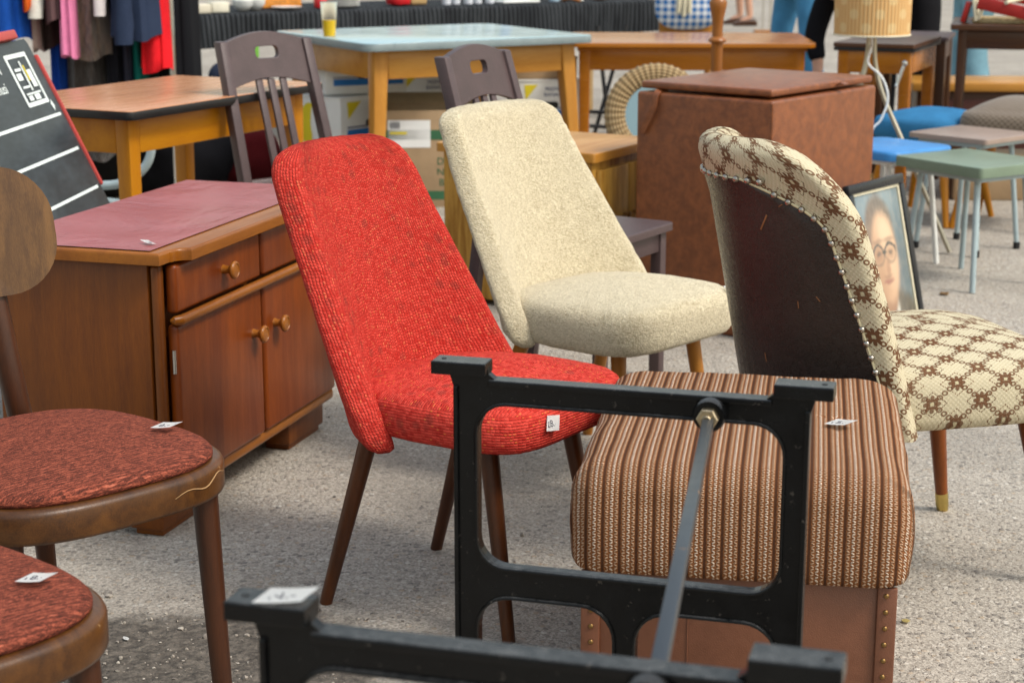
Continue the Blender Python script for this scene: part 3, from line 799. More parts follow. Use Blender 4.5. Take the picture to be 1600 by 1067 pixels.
bm = B(); prism(bm, topoutline(0), .0255, SZ1 + .001, .007); tp = part('top', bm, M['side_rail'], sb)
t = T('faded_pink_leathercloth', .36, spec=.5); n = t.noise(t.vec('Object', (1, 1, 1)), 3.2, 4, .6, .6); n2 = t.noise(t.vec(), 60, 4, .65)
t.col(t.mix((n * .7 + n2 * .3).step(.34, .66), (.29, .062, .064), (.335, .082, .082))); t.rough(n * .22 + .20); t.bump(n * 1.4 + n2 * .08, .010); M['pinktop'] = t.m
bm = B(); bmesh.ops.create_grid(bm, x_segments=60, y_segments=26, size=.5)
from mathutils import noise as mnoise
for v in bm.verts:
    x, y = v.co.x, v.co.y; px = SW / 2 + x * (SW + .020); py = SD / 2 + .006 + y * (SD + .0); v.co = Vector((px, py, SZ1 + .0292 + .0022 * mnoise.noise(Vector((px * 7, py * 3, 0))) * min(1, (.5 - abs(x)) * 8, (.5 - abs(y)) * 8)))
part('top_covering', bm, M['pinktop'], tp)
knobm = wood('knob_wood', (.36, .15, .05), (.23, .08, .025), 'Y', 1, .28, .3)
kb = B(); lathe(kb, [(.0115, 0), (.010, .004), (.0085, .012), (.009, .017), (.015, .021), (.0195, .025), (.0205, .029), (.0185, .0325), (.0150, .0335), (.0140, .0318), (.006, .033), (.001, .0332)], 20, (0, 0, 0), RT(90, 'X')); kb = mesh_of(kb, 50)
fy = -.004
def front_panel(name, x0, x1, z0, z1, knob):
    bm = B(); box(bm, ((x0 + x1) / 2, fy - .010, (z0 + z1) / 2), (x1 - x0, .026, z1 - z0), .009, seg=3)
    o = part(name, bm, M['side_wood'], sb)
    k = link('knob', kb, knobm, o); k.location = (knob[0], fy - .022, knob[1]); return o
bays = [(.032, .444), (.458, .868)]
for i, (x0, x1) in enumerate(bays):
    front_panel('drawer', x0, x1, .486, .590, ((x0 + x1) / 2 + .015, .540))
    dr = front_panel('door', x0, x1, .116, .462, (x1 - .050 if i == 0 else x0 + .052, .365))
    if i == 0:
        bm = B(); lathe(bm, [(.0045, .36), (.0045, .41)], 10, (x0 - .004, fy - .014, 0)); part('hinge', bm, M['chrome'], dr)
bm = B(); tube(bm, [(.024, fy - .012, .474), (.026, fy - .020, .474), (.036, fy - .028, .474)] + [(.04 + .82 * k / 12, fy - .030, .474) for k in range(13)] + [(.878, fy - .014, .474)], [.004, .010] + [.0115] * 15, 12); part('moulding', bm, M['side_rail'], sb)
bm = B(); box(bm, (SW / 2, fy + .004, .098), (SW - .03, .030, .030), .010, seg=3); part('plinth_rail', bm, M['side_rail'], sb)
for x in (.115, SW - .125):
    for y in (.055, SD - .05):
        bm = B(); box(bm, (x, y, .048), (.215, .080, .066), .006); box(bm, (x, y, .010), (.190, .064, .020), .003); part('foot', bm, M['side_end'], sb)
price_tag(sb, (.050, .040, SZ1 + .0315), 58, '95.-', .034, .015)

# ------------------------------------------------------------------ grey slat-back chairs
def slat_chair(label, loc, ang):
    r = thing('slat_back_chair', label, 'chair', loc, ang, 'grey brown painted slat back chairs'); g = M['grey_paint']
    def bx(z): return -.185 - .30 * (z - .44)
    sh = Matrix(((1, 0, -.30, -.185 + .30 * .44), (0, 1, 0, 0), (0, 0, 1, 0), (0, 0, 0, 1)))
    hw = .185
    for sy in (-1, 1):
        bm = B(); box(bm, (0, sy * (hw - .016 + .012), .225), (.034, .032, .47), .004); 
        for v in bm.verts: v.co.x += -.185 - .13 * (.44 - v.co.z) * 1.0
        box(bm, (0, sy * (hw - .016), .675), (.040, .032, .47), .006, None)
        for v in bm.verts:
            if v.co.z > .4401 and v.co.x > -.1: v.co.x += bx(v.co.z) ; v.co.y += -sy * .03 * (v.co.z - .44)
        part('back_post', bm, g, r)
    pts = [(-.158, .765), (-.152, .905)]
    for k in range(13): a = k / 12; pts.append((-.152 + .304 * a, .905 + .030 * math.sin(math.pi * a)))
    pts += [(.158, .765)]
    for k in range(1, 12): a = k / 12; pts.append((.158 - .316 * a, .765 + .030 * math.sin(math.pi * a)))
    bm = plate([pts, rrect(.085, .036, .014, 4, 0, .872)], .010, .002, sh @ YZ); part('top_rail', bm, g, r, sharp=8)
    for y in (-.045, 0, .045):
        bm = B(); box(bm, (0, y, .625), (.012, .024, .335), .003); bmesh.ops.transform(bm, matrix=sh, verts=bm.verts[:]); part('slat', bm, g, r)
    bm = B(); box(bm, (0, 0, .478), (.020, .32, .034), .003); bmesh.ops.transform(bm, matrix=sh, verts=bm.verts[:]); part('lower_rail', bm, g, r)
    bm = B(); pts = rrect(.405, .40, .022, 5, .02, 0); prism(bm, pts, .022, .428, .005); part('seat', bm, g, r)
    for sy in (-1, 1):
        bm = B(); box(bm, (.188, sy * .165, .214), (.034, .034, .428), .004); part('leg', bm, g, r)
        bm = B(); box(bm, (.01, sy * .168, .398), (.325, .018, .058), .002); part('apron', bm, g, r)
    bm = B(); box(bm, (.190, 0, .398), (.018, .296, .058), .002); part('apron', bm, g, r)
    return r
s1 = slat_chair('grey brown slat back chair standing behind the sideboard, left of the pair', (-.560, 5.42), -48)
s2 = slat_chair('grey brown slat back chair half hidden behind the cream chair', (.166, 4.936), -32)

# ------------------------------------------------------------------ leatherette chest
ch = thing('storage_chest', 'tall brown leatherette storage chest with padded lid', 'chest', (.784, 5.40), 51)
CW, CD, CZ = .655, .500, .745
bm = B(); box(bm, (CW / 2, CD / 2, CZ / 2), (CW, CD, CZ), .011, seg=4); part('body', bm, M['chest_leather'], ch)
bm = B(); box(bm, (CW / 2, CD / 2, CZ + .020), (CW - .020, CD - .020, .022), .007, seg=3)
for v in bm.verts:
    if v.co.z > CZ + .025: v.co.z += .010 * (1 - ((v.co.x - CW / 2) / CW * 2) ** 2)
part('lid', bm, M['chest_leather'], ch)
bm = B(); tube(bm, [(0.002, .002, .02 + (CZ - .03) * k / 6) for k in range(7)], .0045, 8); part('corner_seam', bm, M['chest_leather'], ch)
def strap(pts, w, th, up):
    bm = B(); P = [Vector(p) for p in pts]; up = Vector(up).normalized(); rings = []
    for i in range(len(P)):
        t_ = (P[min(i + 1, len(P) - 1)] - P[max(i - 1, 0)]).normalized(); s = up; n_ = t_.cross(s).normalized()
        rings.append([P[i] + s * w / 2 + n_ * th / 2, P[i] - s * w / 2 + n_ * th / 2, P[i] - s * w / 2 - n_ * th / 2, P[i] + s * w / 2 - n_ * th / 2])
    loft(bm, rings); return bm
part('strap', strap(arcpts([(.04, CD - .085, CZ + .006), (-.006, CD - .080, CZ + .004), (-.012, CD - .075, CZ - .05), (-.009, CD - .028, CZ - .13)], .02), .020, .004, (0, 1, .35)), M['chest_leather'], ch)
part('tab', strap([(CW * .62, .006, CZ + .018), (CW * .62, -.010, CZ + .026), (CW * .62 + .006, -.020, CZ + .020)], .030, .004, (1, 0, 0)), M['chest_leather'], ch)

# ------------------------------------------------------------------ tables
def table(name, label, loc, ang, L, D, H, top_t, topmat, legmat, apronmat, apron=.10, leg=.045, inset=.06, splay=0, corner=.02, edge=None, edget=0, group=None, taper=.8):
    """local x along the long side, y across; origin at the near corner of the top"""
    r = thing(name, label, 'table', loc, ang, group)
    bm = B(); prism(bm, rrect(L, D, corner, 5, L / 2, D / 2), top_t, H - top_t, .003); tp = part('table_top', bm, topmat, r)
    if edge:
        bm = plate([rrect(L + .006, D + .006, corner + .003, 5, L / 2, D / 2), rrect(L - .002, D - .002, corner, 5, L / 2, D / 2)], edget / 2, .004, MT(0, 0, H - edget / 2 - .002)); part('edge_band', bm, edge, tp)
    zb = H - top_t
    for sx in (0, 1):
        for sy in (0, 1):
            x = inset + sx * (L - 2 * inset); y = inset + sy * (D - 2 * inset); dx = splay * (1 if sx else -1); dy = splay * (1 if sy else -1)
            rings = []
            for k in range(7):
                q = k / 6; w = leg / 2 * (1 - (1 - taper) * q); c = Vector((x + dx * q, y + dy * q, zb - .001 - (zb - .001) * q))
                rings.append([c + Vector((a, b, 0)) for a, b in rrect(2 * w, 2 * w, w * .22, 2)])
            bm = B(); loft(bm, rings); part('leg', bm, legmat, r)
    ai = inset - leg * .30
    for y in (ai, D - ai):
        bm = B(); box(bm, (L / 2, y, zb - apron / 2 - .001), (L - 2 * inset - leg * .9, .020, apron), .003); part('apron', bm, apronmat, r)
    for x in (ai, L - ai):
        bm = B(); box(bm, (x, D / 2, zb - apron / 2 - .001), (.020, D - 2 * inset - leg * .9, apron), .003); part('apron', bm, apronmat, r)
    return r
t = T('orange_laminate', .30); n = t.noise(t.vec('Object', (1, 14, 1)), 6, 4, .6, .4); t.col(t.mix(n.step(.3, .7), (.44, .19, .085), (.52, .25, .12))); t.rough(n * .10 + .22); M['or_lam'] = t.m
M['black_edge'] = paint('black_edge', (.012, .012, .013), .35)
table('kitchen_table', 'wooden table with orange laminate top and black edge beside the clothes', (-1.075, 5.06), 63, 1.00, .60, .75, .024, M['or_lam'], M['orange_leg'], M['orange_wood'], .105, .052, .075, 0, .02, M['black_edge'], .024, taper=.82)
t = T('worn_blue_laminate', .16, spec=.6); n = t.noise(t.vec('Object', (1, 3, 1)), 5, 5, .65, .5); t.col(t.mix(n.step(.35, .7), (.24, .40, .46), (.36, .50, .54))); t.rough(n * .18 + .08); M['blue_lam'] = t.m
M['grey_edge'] = paint('grey_edge', (.22, .27, .28), .3)
bt = table('kitchen_table', 'oak table with pale blue laminate top and splayed legs, a drink on it', (-.615, 7.66), 30, 1.15, 1.02, .752, .034, M['blue_lam'], M['oak_leg'], M['oak'], .125, .072, .105, .045, .06, M['grey_edge'], .030, taper=.62)
lt = table('extending_table', 'long cherry veneer table with glossy top behind the chest', (.270, 8.60), -2.5, 1.17, .80, .690, .020, M['cherry'], M['cherry'], M['cherry'], .110, .055, .075, 0, .05)
bm = B(); box(bm, (.585, .40, .6585), (1.09, .74, .016), .004); part('draw_leaf', bm, M['cherry'], lt)
dt = table('extending_table', 'table with dark top, brown frame and metal crank behind the lamp', (1.452, 8.20), -24, .37, .62, .722, .018, M['dark_wood'], M['cherry'], M['cherry'], .115, .052, .045, 0, .012, taper=.9)
bm = B(); box(bm, (.185, .31, .694), (.365, .61, .016), .003); part('draw_leaf', bm, M['black_edge'], dt)
bm = B(); tube(bm, arcpts([(.335, .03, .640), (.338, -.045, .640), (.323, -.050, .590), (.311, -.055, .550), (.308, -.060, .540)], .012), .0075, 8); lathe(bm, [(.001, -.016), (.013, -.008), (.015, 0), (.013, .008), (.001, .016)], 12, (.338, -.045, .642)); part('crank', bm, M['chrome'], dt)
table('side_table', 'small dark wooden table behind the crank table', (1.75, 8.97), -18, .40, .45, .70, .020, M['grey_paint'], M['dark_wood_z'], M['dark_wood'], .09, .075, .05, 0, .02, taper=1)
wt = table('writing_table', 'dark walnut table at the right edge carrying a red toy', (1.985, 8.22), -15, 1.0, .62, .80, .024, M['dark_wood'], M['dark_wood_z'], M['dark_wood'], .085, .042, .055, .012, .015, taper=.6)
# toy on the walnut table: red side boards, cream frame, pale rods
ty = thing('toy_box', 'red wooden toy with cream edges and pale rods lying on the walnut table', 'toy', (2.05, 8.31, .8002), -20)
M['toy_red'] = paint('toy_red', (.36, .018, .014), .45); M['cream'] = paint('cream_paint', (.66, .60, .44), .5); M['straw2'] = paint('wicker_straw', (.42, .32, .17), .8, .4, .003, scale=60)
bm = B(); box(bm, (.24, -.005, .060), (.34, .014, .058), .006, RT(12, 'Y')); part('side_board', bm, M['toy_red'], ty)
bm = B(); box(bm, (.30, .18, .105), (.40, .014, .060), .006, RT(9, 'Y')); part('side_board', bm, M['toy_red'], ty)
bm = B(); box(bm, (.06, .09, .075), (.014, .20, .13), .004, RT(-8, 'Y')); part('end_board', bm, M['cream'], ty)
bm = B(); box(bm, (.10, .02, .10), (.016, .05, .17), .004, RT(14, 'Y')); part('end_board', bm, M['cream'], ty)
bm = B(); box(bm, (.22, .09, .014), (.34, .16, .026), .008); part('straw_filling', bm, M['straw2'], ty)
bm = B(); box(bm, (.02, .05, .05), (.022, .10, .095), .004, RT(14, 'Y')); part('end_cap', bm, M['toy_red'], ty)
for k in range(3):
    bm = B(); tube(bm, [(.20 + .09 * k, -.03, .098 - .018 * k), (.27 + .09 * k, .17, .112 - .018 * k)], .0095, 8); part('rod', bm, M['cream'], ty)

# ------------------------------------------------------------------ light cabinet behind the cream chair
cb_ = thing('cabinet', 'small light wood cabinet with striped veneer doors behind the cream chair', 'cabinet', (.262, 5.73), 60)
KW, KD, KH = .48, .585, .545
bm = B(); box(bm, (KW / 2, KD / 2, (KH - .03) / 2 + .01), (KW - .02, KD - .02, KH - .05), .003); part('carcass', bm, M['zebra'], cb_)
bm = B(); prism(bm, rrect(KW + .02, KD + .02, .012, 4, KW / 2, KD / 2), .030, KH - .031, .004); part('top', bm, M['oak'], cb_)
for x0, x1 in ((.035, .235), (.245, .445)):
    bm = B(); box(bm, ((x0 + x1) / 2, -.001, .265), (x1 - x0, .018, .44), .003); d_ = part('door', bm, M['zebra'], cb_)
    bm = B(); lathe(bm, [(.006, 0), (.006, .012), (.011, .016), (.011, .022), (.004, .025)], 12, (x1 - .03 if x0 < .1 else x0 + .03, -.010, .32), RT(90, 'X')); part('knob', bm, M['brass'], d_)
for x in (.03, KW - .03):
    for y in (.03, KD - .03):
        bm = B(); box(bm, (x, y, .0195), (.04, .04, .037), .003); part('foot', bm, M['zebra'], cb_)

# ------------------------------------------------------------------ stools
def tube_stool(label, loc, ang, L, D, H, topmat, edgemat, legmat, tips=True, thick=.028, soft=False):
    r = thing('stool', label, 'stool', loc, ang, 'tubular steel stools')
    bm = B(); prism(bm, rrect(L, D, .055 if soft else .018, 6), thick, H - thick, .012 if soft else .004)
    if soft:
        for v in bm.verts:
            if v.co.z > H - thick * .6: v.co.z += .012 * (1 - (2 * v.co.x / L) ** 2) * (1 - (2 * v.co.y / D) ** 2)
    part('seat', bm, topmat, r)
    bm = plate([rrect(L - .05, D - .05, .02, 4), rrect(L - .08, D - .08, .012, 4)], .009, .001, MT(0, 0, H - thick - .0095)); part('seat_frame', bm, edgemat, r)
    for sx in (-1, 1):
        for sy in (-1, 1):
            x, y = sx * (L / 2 - .075), sy * (D / 2 - .065)
            bm = B(); tube(bm, arcpts([(x - sx * .05, y - sy * .03, H - thick - .010), (x, y, H - thick - .014), (x + sx * .035, y + sy * .030, .012 if tips else .001)], .02), .0105, 10)
            lg = part('leg', bm, legmat, r)
            if tips:
                bm = B(); lathe(bm, [(.0135, 0), (.0135, .026), (.011, .028)], 12, (x + sx * .035, y + sy * .03, 0)); part('rubber_tip', bm, M['black_rubber'], lg)
    return r
M['green_lam'] = paint('sage_green_laminate', (.17, .225, .16), .32, .08); M['green_edge'] = M['green_lam']
M['pink_lam'] = paint('pinkish_grey_laminate', (.30, .225, .185), .32, .08)
M['blue_tube'] = paint('pale_blue_steel', (.34, .42, .44), .35, .08); M['white_tube'] = paint('white_steel', (.74, .74, .71), .4, .06)
M['blue_vinyl'] = paint('bright_blue_vinyl', (.045, .22, .52), .40, .12, .0008)
tube_stool('square stool with sage green top and pale blue steel legs, front right', (1.645, 6.36), -57, .415, .37, .445, M['green_lam'], M['blue_tube'], M['blue_tube'], False, .036)
tube_stool('square stool with pinkish grey top behind the sage green stool', (1.800, 7.00), -48, .36, .35, .46, M['pink_lam'], M['blue_tube'], M['blue_tube'], True, .020)
tube_stool('bright blue padded stool with white tube legs beside the chest', (1.405, 6.70), -52, .37, .36, .450, M['blue_vinyl'], M['white_tube'], M['white_tube'], False, .034, True)
M['blue_cloth'] = cloth('denim_blue_cloth', (.035, .165, .33)); 
t = T('brown_lattice_cloth', .9, spec=.2, sheen=.2); x, y, z = t.xyz(t.vec('UV')); la = (((x + y) / .026).fract() - .5).abs().step(.14, .05).max((((x - y) / .026).fract() - .5).abs().step(.14, .05))
t.col(t.mix(la, (.125, .092, .066), (.25, .20, .15))); t.bump(la, .001); M['lattice'] = t.m
def pad_stool(label, loc, ang, sx, sy, z0, z1, mat, dome):
    r = thing('padded_stool', label, 'stool', loc, ang, 'padded stools with wooden legs')
    h = z1 - z0; prof = [(.03, z0), (.010, z0 + .002), (.001, z0 + h * .2), (0, z0 + h * .5), (.003, z0 + h * .75), (.014, z0 + h * .93), (.035, z1)]
    bm = pad(superr(sx, sy, 4.2), prof, dome, z1, 'plan'); part('seat', bm, mat, r, sharp=80)
    for a in (-1, 1):
        for b in (-1, 1): splayed_leg('leg', r, (a * (sx - .09), b * (sy - .08), z0 + .01), (a * (sx - .015), b * (sy - .015), 0), .022, .013, M['orange_leg'])
    return r
pad_stool('padded stool in denim blue cloth with wooden legs', (1.815, 7.74), -42, .215, .215, .350, .445, M['blue_cloth'], .034)
pad_stool('padded stool in brown lattice cloth with wooden legs at the right edge', (2.135, 7.52), -30, .230, .210, .385, .490, M['lattice'], .060)

# ------------------------------------------------------------------ portrait leaning on the chest
pf = thing('framed_portrait', 'black framed portrait painting of a man with glasses leaning against the chest', 'picture', (1.098, 5.33), 51)
PW, PH = .36, .50
tl = RT(-13, 'X')
def ptrans(bm): bmesh.ops.transform(bm, matrix=tl, verts=bm.verts[:]); return bm
def frame_bar(c, s): bm = B(); box(bm, c, s, .004); return ptrans(bm)
M['black_frame'] = paint('black_lacquer_frame', (.012, .013, .016), .28, .2)
part('frame_bar', frame_bar((PW / 2, 0, .017), (PW, .024, .030)), M['black_frame'], pf); part('frame_bar', frame_bar((PW / 2, 0, PH - .015), (PW, .024, .030)), M['black_frame'], pf)
for x in (.0145, PW - .0145): part('frame_bar', frame_bar((x, 0.0005, PH / 2), (.029, .0235, PH - .061)), M['black_frame'], pf)
bm = plate([rrect(PW - .05, PH - .05, .002, 1, PW / 2, PH / 2), rrect(PW - .076, PH - .076, .002, 1, PW / 2, PH / 2)], .004, 0, XZ); part('inner_slip', ptrans(bm), M['cream'], pf)
t = T('oil_portrait', .45); ox, oy, oz = t.xyz(t.vec('Object'))
# picture coordinates: u across 0..1, v up 0..1 (canvas built upright in its own space)
u = ox / PW; v = oz / PH; wn_ = (t.noise(t.vec(), 30, 4) - .5) * .05; u = u + wn_; v = v + wn_
def ell(cx, cy, a, b, soft=.12): return ((((u - cx) / a).pow(2.0) + ((v - cy) / b).pow(2.0)).sqrt()).step(1 + soft, 1 - soft)
c = t.mix(t.noise(t.vec(), 6, 4).step(.3, .7), (.075, .125, .155), (.14, .21, .24))
c = t.mix(v.step(.9, .2) * .35, c, (.05, .07, .075))
c = t.mix(ell(.50, .0, .52, .30), c, (.075, .062, .040))                       # jacket
c = t.mix(ell(.50, .16, .13, .20, .2), c, (.62, .60, .52))                     # shirt
c = t.mix(ell(.53, .08, .045, .17, .2), c, (.10, .11, .13))                    # tie
c = t.mix(ell(.47, .645, .25, .265, .14), c, (.085, .055, .035))                   # hair
c = t.mix(ell(.50, .27, .13, .12, .2), c, (.34, .17, .085))                    # neck
c = t.mix(ell(.51, .51, .215, .285, .16), c, (.60, .36, .205))                  # face
c = t.mix(ell(.36, .45, .15, .26, .8) * .6, c, (.30, .14, .068))
c = t.mix(ell(.62, .45, .09, .13, .9) * .5, c, (.74, .49, .31))             # shaded cheek
c = t.mix(ell(.56, .66, .12, .08, .7) * .6, c, (.72, .50, .32))                # forehead
for gx in (.40, .605):
    e = (((u - gx) / .095).pow(2.0) + ((v - .53) / .062).pow(2.0)).sqrt()
    c = t.mix(e.step(.95, .5) * .45, c, (.22, .10, .05)); c = t.mix((e - 1.0).abs().step(.26, .04) * (v - gx * .0).step(.47, .56).max(.45), c, (.035, .026, .022)); c = t.mix(ell(gx + .005, .535, .035, .016, .6) * .8, c, (.06, .035, .025)); c = t.mix(ell(gx, .615, .085, .014, .7) * .6, c, (.16, .075, .04))
c = t.mix(ell(.505, .545, .04, .012, .4), c, (.014, .012, .012))
c = t.mix(ell(.535, .44, .035, .055, .6) * .6, c, (.27, .11, .05))
c = t.mix(ell(.51, .36, .085, .017, .5) * .8, c, (.26, .065, .045))
c = t.mix(ell(.51, .39, .07, .012, .6) * .5, c, (.22, .09, .045))
c = t.mix(.12, c, (.45, .45, .42)); c = t.mix(t.noise(t.vec('Object', (1, 1, .4)), 60, 4, .7).step(.4, .7) * .16, c, (.55, .42, .28)); t.b.inputs['Coat Weight'].default_value = .6; t.col(c); t.bump(t.noise(t.vec(), 160, 3), .0006)
cv = frame_bar((PW / 2, .004, PH / 2), (PW - .055, .006, PH - .055)); bmesh.ops.transform(cv, matrix=tl.inverted(), verts=cv.verts[:])
o = part('canvas', cv, t.m, pf); o.rotation_euler = (R(-13), 0, 0)
bm = B(); tube(bm, arcpts([(PW * .46, .0, PH), (PW * .47, .0, PH + .018), (PW * .50, .0, PH + .018), (PW * .51, 0, PH)], .008), .002, 6); part('hanger', ptrans(bm), M['brass'], pf)

# ------------------------------------------------------------------ lamps
lp = thing('floor_lamp', 'floor lamp with patterned drum shade on curved metal legs behind the chest', 'lamp', (1.40, 7.06), 0)
t = T('woven_lamp_shade', .8, spec=.2); x, y, z = t.xyz(t.vec('Object')); an = y.atan2(x)
ln = ((an * 60.0).sin()); pt = (((an * 9.0).sin()) * ((z * 60.0).sin())).step(.25, .6)
t.col(t.mix(pt * .55, t.mix(ln.step(-.5, .6), (.54, .30, .115), (.62, .39, .17)), (.68, .52, .27))); t.bump(ln, .001)
t.b.inputs['Transmission Weight'].default_value = 0; M['shade'] = t.m
bm = B(); rings = [[Vector((r * math.cos(a), r * math.sin(a), z)) for a in [2 * math.pi * k / 48 for k in range(48)]] for r, z in ((.146, .832), (.150, 1.16), (.1475, 1.16), (.1435, .832))]
rings.append(rings[0]); loft(bm, rings, cap0=False, cap1=False); bmesh.ops.remove_doubles(bm, verts=bm.verts[:], dist=1e-5); sh_ = part('shade', bm, M['shade'], lp)
for z, r in ((.833, .147), (1.159, .151)):
    bm = B(); tube(bm, [(r * math.cos(2 * math.pi * k / 40), r * math.sin(2 * math.pi * k / 40), z) for k in range(41)], .0035, 6); part('shade_rim', bm, M['cream'], sh_)
bm = B(); lathe(bm, [(.012, .76), (.014, .80), (.012, .98), (.02, .99), (.02, 1.06)], 12); part('stem', bm, M['chrome'], lp)
M['lamp_metal'] = paint('lacquered_brass', (.42, .37, .28), .32, .12, metal=.85)
for a, sp in ((-32, .36), (140, .24), (205, .20)):
    ca, sa = math.cos(R(a)), math.sin(R(a))
    bm = B(); tube(bm, arcpts([(.010 * ca, .010 * sa, .86), (.016 * ca, .016 * sa, .72), (.055 * ca, .055 * sa, .60), (sp * .62 * ca, sp * .62 * sa, .28), (sp * ca, sp * sa, .008)], .12), .0095, 10); part('leg', bm, M['lamp_metal'], lp)
bm = B(); tube(bm, arcpts([(0, -.012, .79), (-.035, -.10, .725), (.015, -.16, .69), (.050, -.16, .60), (.015, -.16, .51), (-.012, -.16, .49), (-.018, -.15, .30), (-.02, -.10, .006), (.05, .04, .006)], .07, 8), .0045, 8); part('cord', bm, M['white_tube'], lp)
ls = thing('lamp_stand', 'turned wooden floor lamp stand rising behind the chest', 'lamp', (.770, 6.80), 0)
pr = [(.14, 0), (.145, .02), (.12, .035), (.05, .06), (.026, .10), (.021, .22), (.026, .40), (.020, .60), (.0215, .815), (.022, .818), (.033, .822), (.035, .829), (.031, .836), (.0205, .842), (.0195, .87), (.022, .905), (.030, .945), (.034, .967), (.029, .978), (.022, .985), (.022, .992), (.031, 1.000), (.033, 1.012), (.027, 1.024), (.019, 1.035), (.024, 1.07), (.028, 1.11), (.018, 1.18), (.016, 1.45), (.02, 1.5)]
bm = B(); lathe(bm, pr[:5], 24); part('base', bm, M['turned'], ls); bm = B(); lathe(bm, pr[4:], 24); part('pole', bm, M['turned'], ls)

# ------------------------------------------------------------------ rattan mirror
mr = thing('rattan_mirror', 'round mirror in a woven rattan ring leaning behind the chest', 'mirror', (.585, 7.22), 0)
mt = RT(-14, 'X'); bm = B(); n = 120; rings = []
for i in range(n):
    a = 2 * math.pi * i / n; c = Vector((.168 * math.cos(a), 0, .217 + .168 * math.sin(a))); ax = Vector((math.cos(a), 0, math.sin(a))); rings.append([])
    for k in range(14):
        b = 2 * math.pi * k / 14; rr_ = .043 + .0030 * math.sin(a * 46) * math.cos(b * 3 + (i % 2) * 0) + .0015 * math.sin(b * 7)
        rings[-1].append(c + ax * rr_ * math.cos(b) + Vector((0, -1, 0)) * rr_ * .75 * math.sin(b))
rings.append(rings[0]); loft(bm, rings, cap0=False, cap1=False); bmesh.ops.remove_doubles(bm, verts=bm.verts[:], dist=1e-5); bmesh.ops.transform(bm, matrix=MT(0, 0, 0) @ mt, verts=bm.verts[:])
t = T('rattan', .6); x, y, z = t.xyz(t.vec('Object')); a = (z - .217).atan2(x); st = (a * 46.0).sin(); rd = (x * x + (z - .217) * (z - .217)).sqrt(); s2 = (rd * 500.0).sin()
t.col(t.mix((st * .5 + s2 * .4 + .5).step(.1, .9), (.22, .14, .06), (.38, .265, .13))); t.bump(st + s2, .002); part('ring', bm, t.m, mr, sharp=80)
for o in (mr,): o.location.z = .285
bm = B(); lathe(bm, [(.001, -.004), (.135, -.004), (.135, .004), (.001, .004)], 40, (0, 0, 0), RT(90, 'X')); bmesh.ops.transform(bm, matrix=mt @ MT(0, 0, .217), verts=bm.verts[:])
t = T('mirror_glass', .06, 1.0); t.b.inputs['Roughness'].default_value = .14; t.col((.26, .33, .33)); part('glass', bm, t.m, mr)
# crate the mirror stands on, mostly hidden
M['pale_floral'] = cloth('pale_floral_cloth', (.42, .40, .42), .15, .45)
cr = thing('wooden_crate', 'low pale wooden crate under the rattan mirror', 'crate', (.50, 7.10), 8)
for sx, c, sz in ((0, (.06, -.095, 0), (.50, .012, .068)), (0, (.06, .295, 0), (.50, .012, .068))):
    for k in range(3): bm = B(); box(bm, (c[0], c[1], .036 + .076 * k), sz, .003); part('slat', bm, M['pine'], cr)
for x in (-.185, .305): bm = B(); box(bm, (x, .10, .118), (.012, .376, .226), .003); part('end_board', bm, M['pine'], cr)
bm = B(); box(bm, (.06, .10, .2335), (.502, .402, .010), .002); part('lid', bm, M['pine'], cr)
bl = thing('blanket', 'folded pale floral blanket on the crate below the rattan mirror', 'blanket', (.50, 7.10, .2386), 8)
bm = B(); box(bm, (.06, .10, .024), (.46, .36, .045), .020, seg=4); bmesh.ops.subdivide_edges(bm, edges=bm.edges[:], cuts=2, use_grid_fill=True); fuzz(bm, .006, 9); part('fold', bm, M['pale_floral'], bl, sharp=80)

# ------------------------------------------------------------------ glass of orange juice on the blue table
gl = thing('juice_cup', 'clear plastic cup half full of orange juice on the blue table', 'cup', (-.815, 8.10, .7525), 0)
t = T('clear_plastic', .04); t.b.inputs['Transmission Weight'].default_value = 1; t.b.inputs['IOR'].default_value = 1.2; t.col((.97, .98, .98)); M['clear'] = t.m
bm = B(); lathe(bm, [(.0265, 0), (.0275, .001), (.038, .150), (.0395, .152), (.0395, .155), (.0373, .153), (.0262, .003), (.001, .003)], 28); part('cup', bm, M['clear'], gl)
t = T('orange_juice', .35); t.col((.95, .60, .01)); t.b.inputs['Subsurface Weight'].default_value = .2; t.b.inputs['Subsurface Radius'].default_value = (.02, .012, .002)
bm = B(); lathe(bm, [(.001, .0035), (.0258, .0035), (.0308, .075), (.001, .075)], 28); part('juice', bm, t.m, gl)

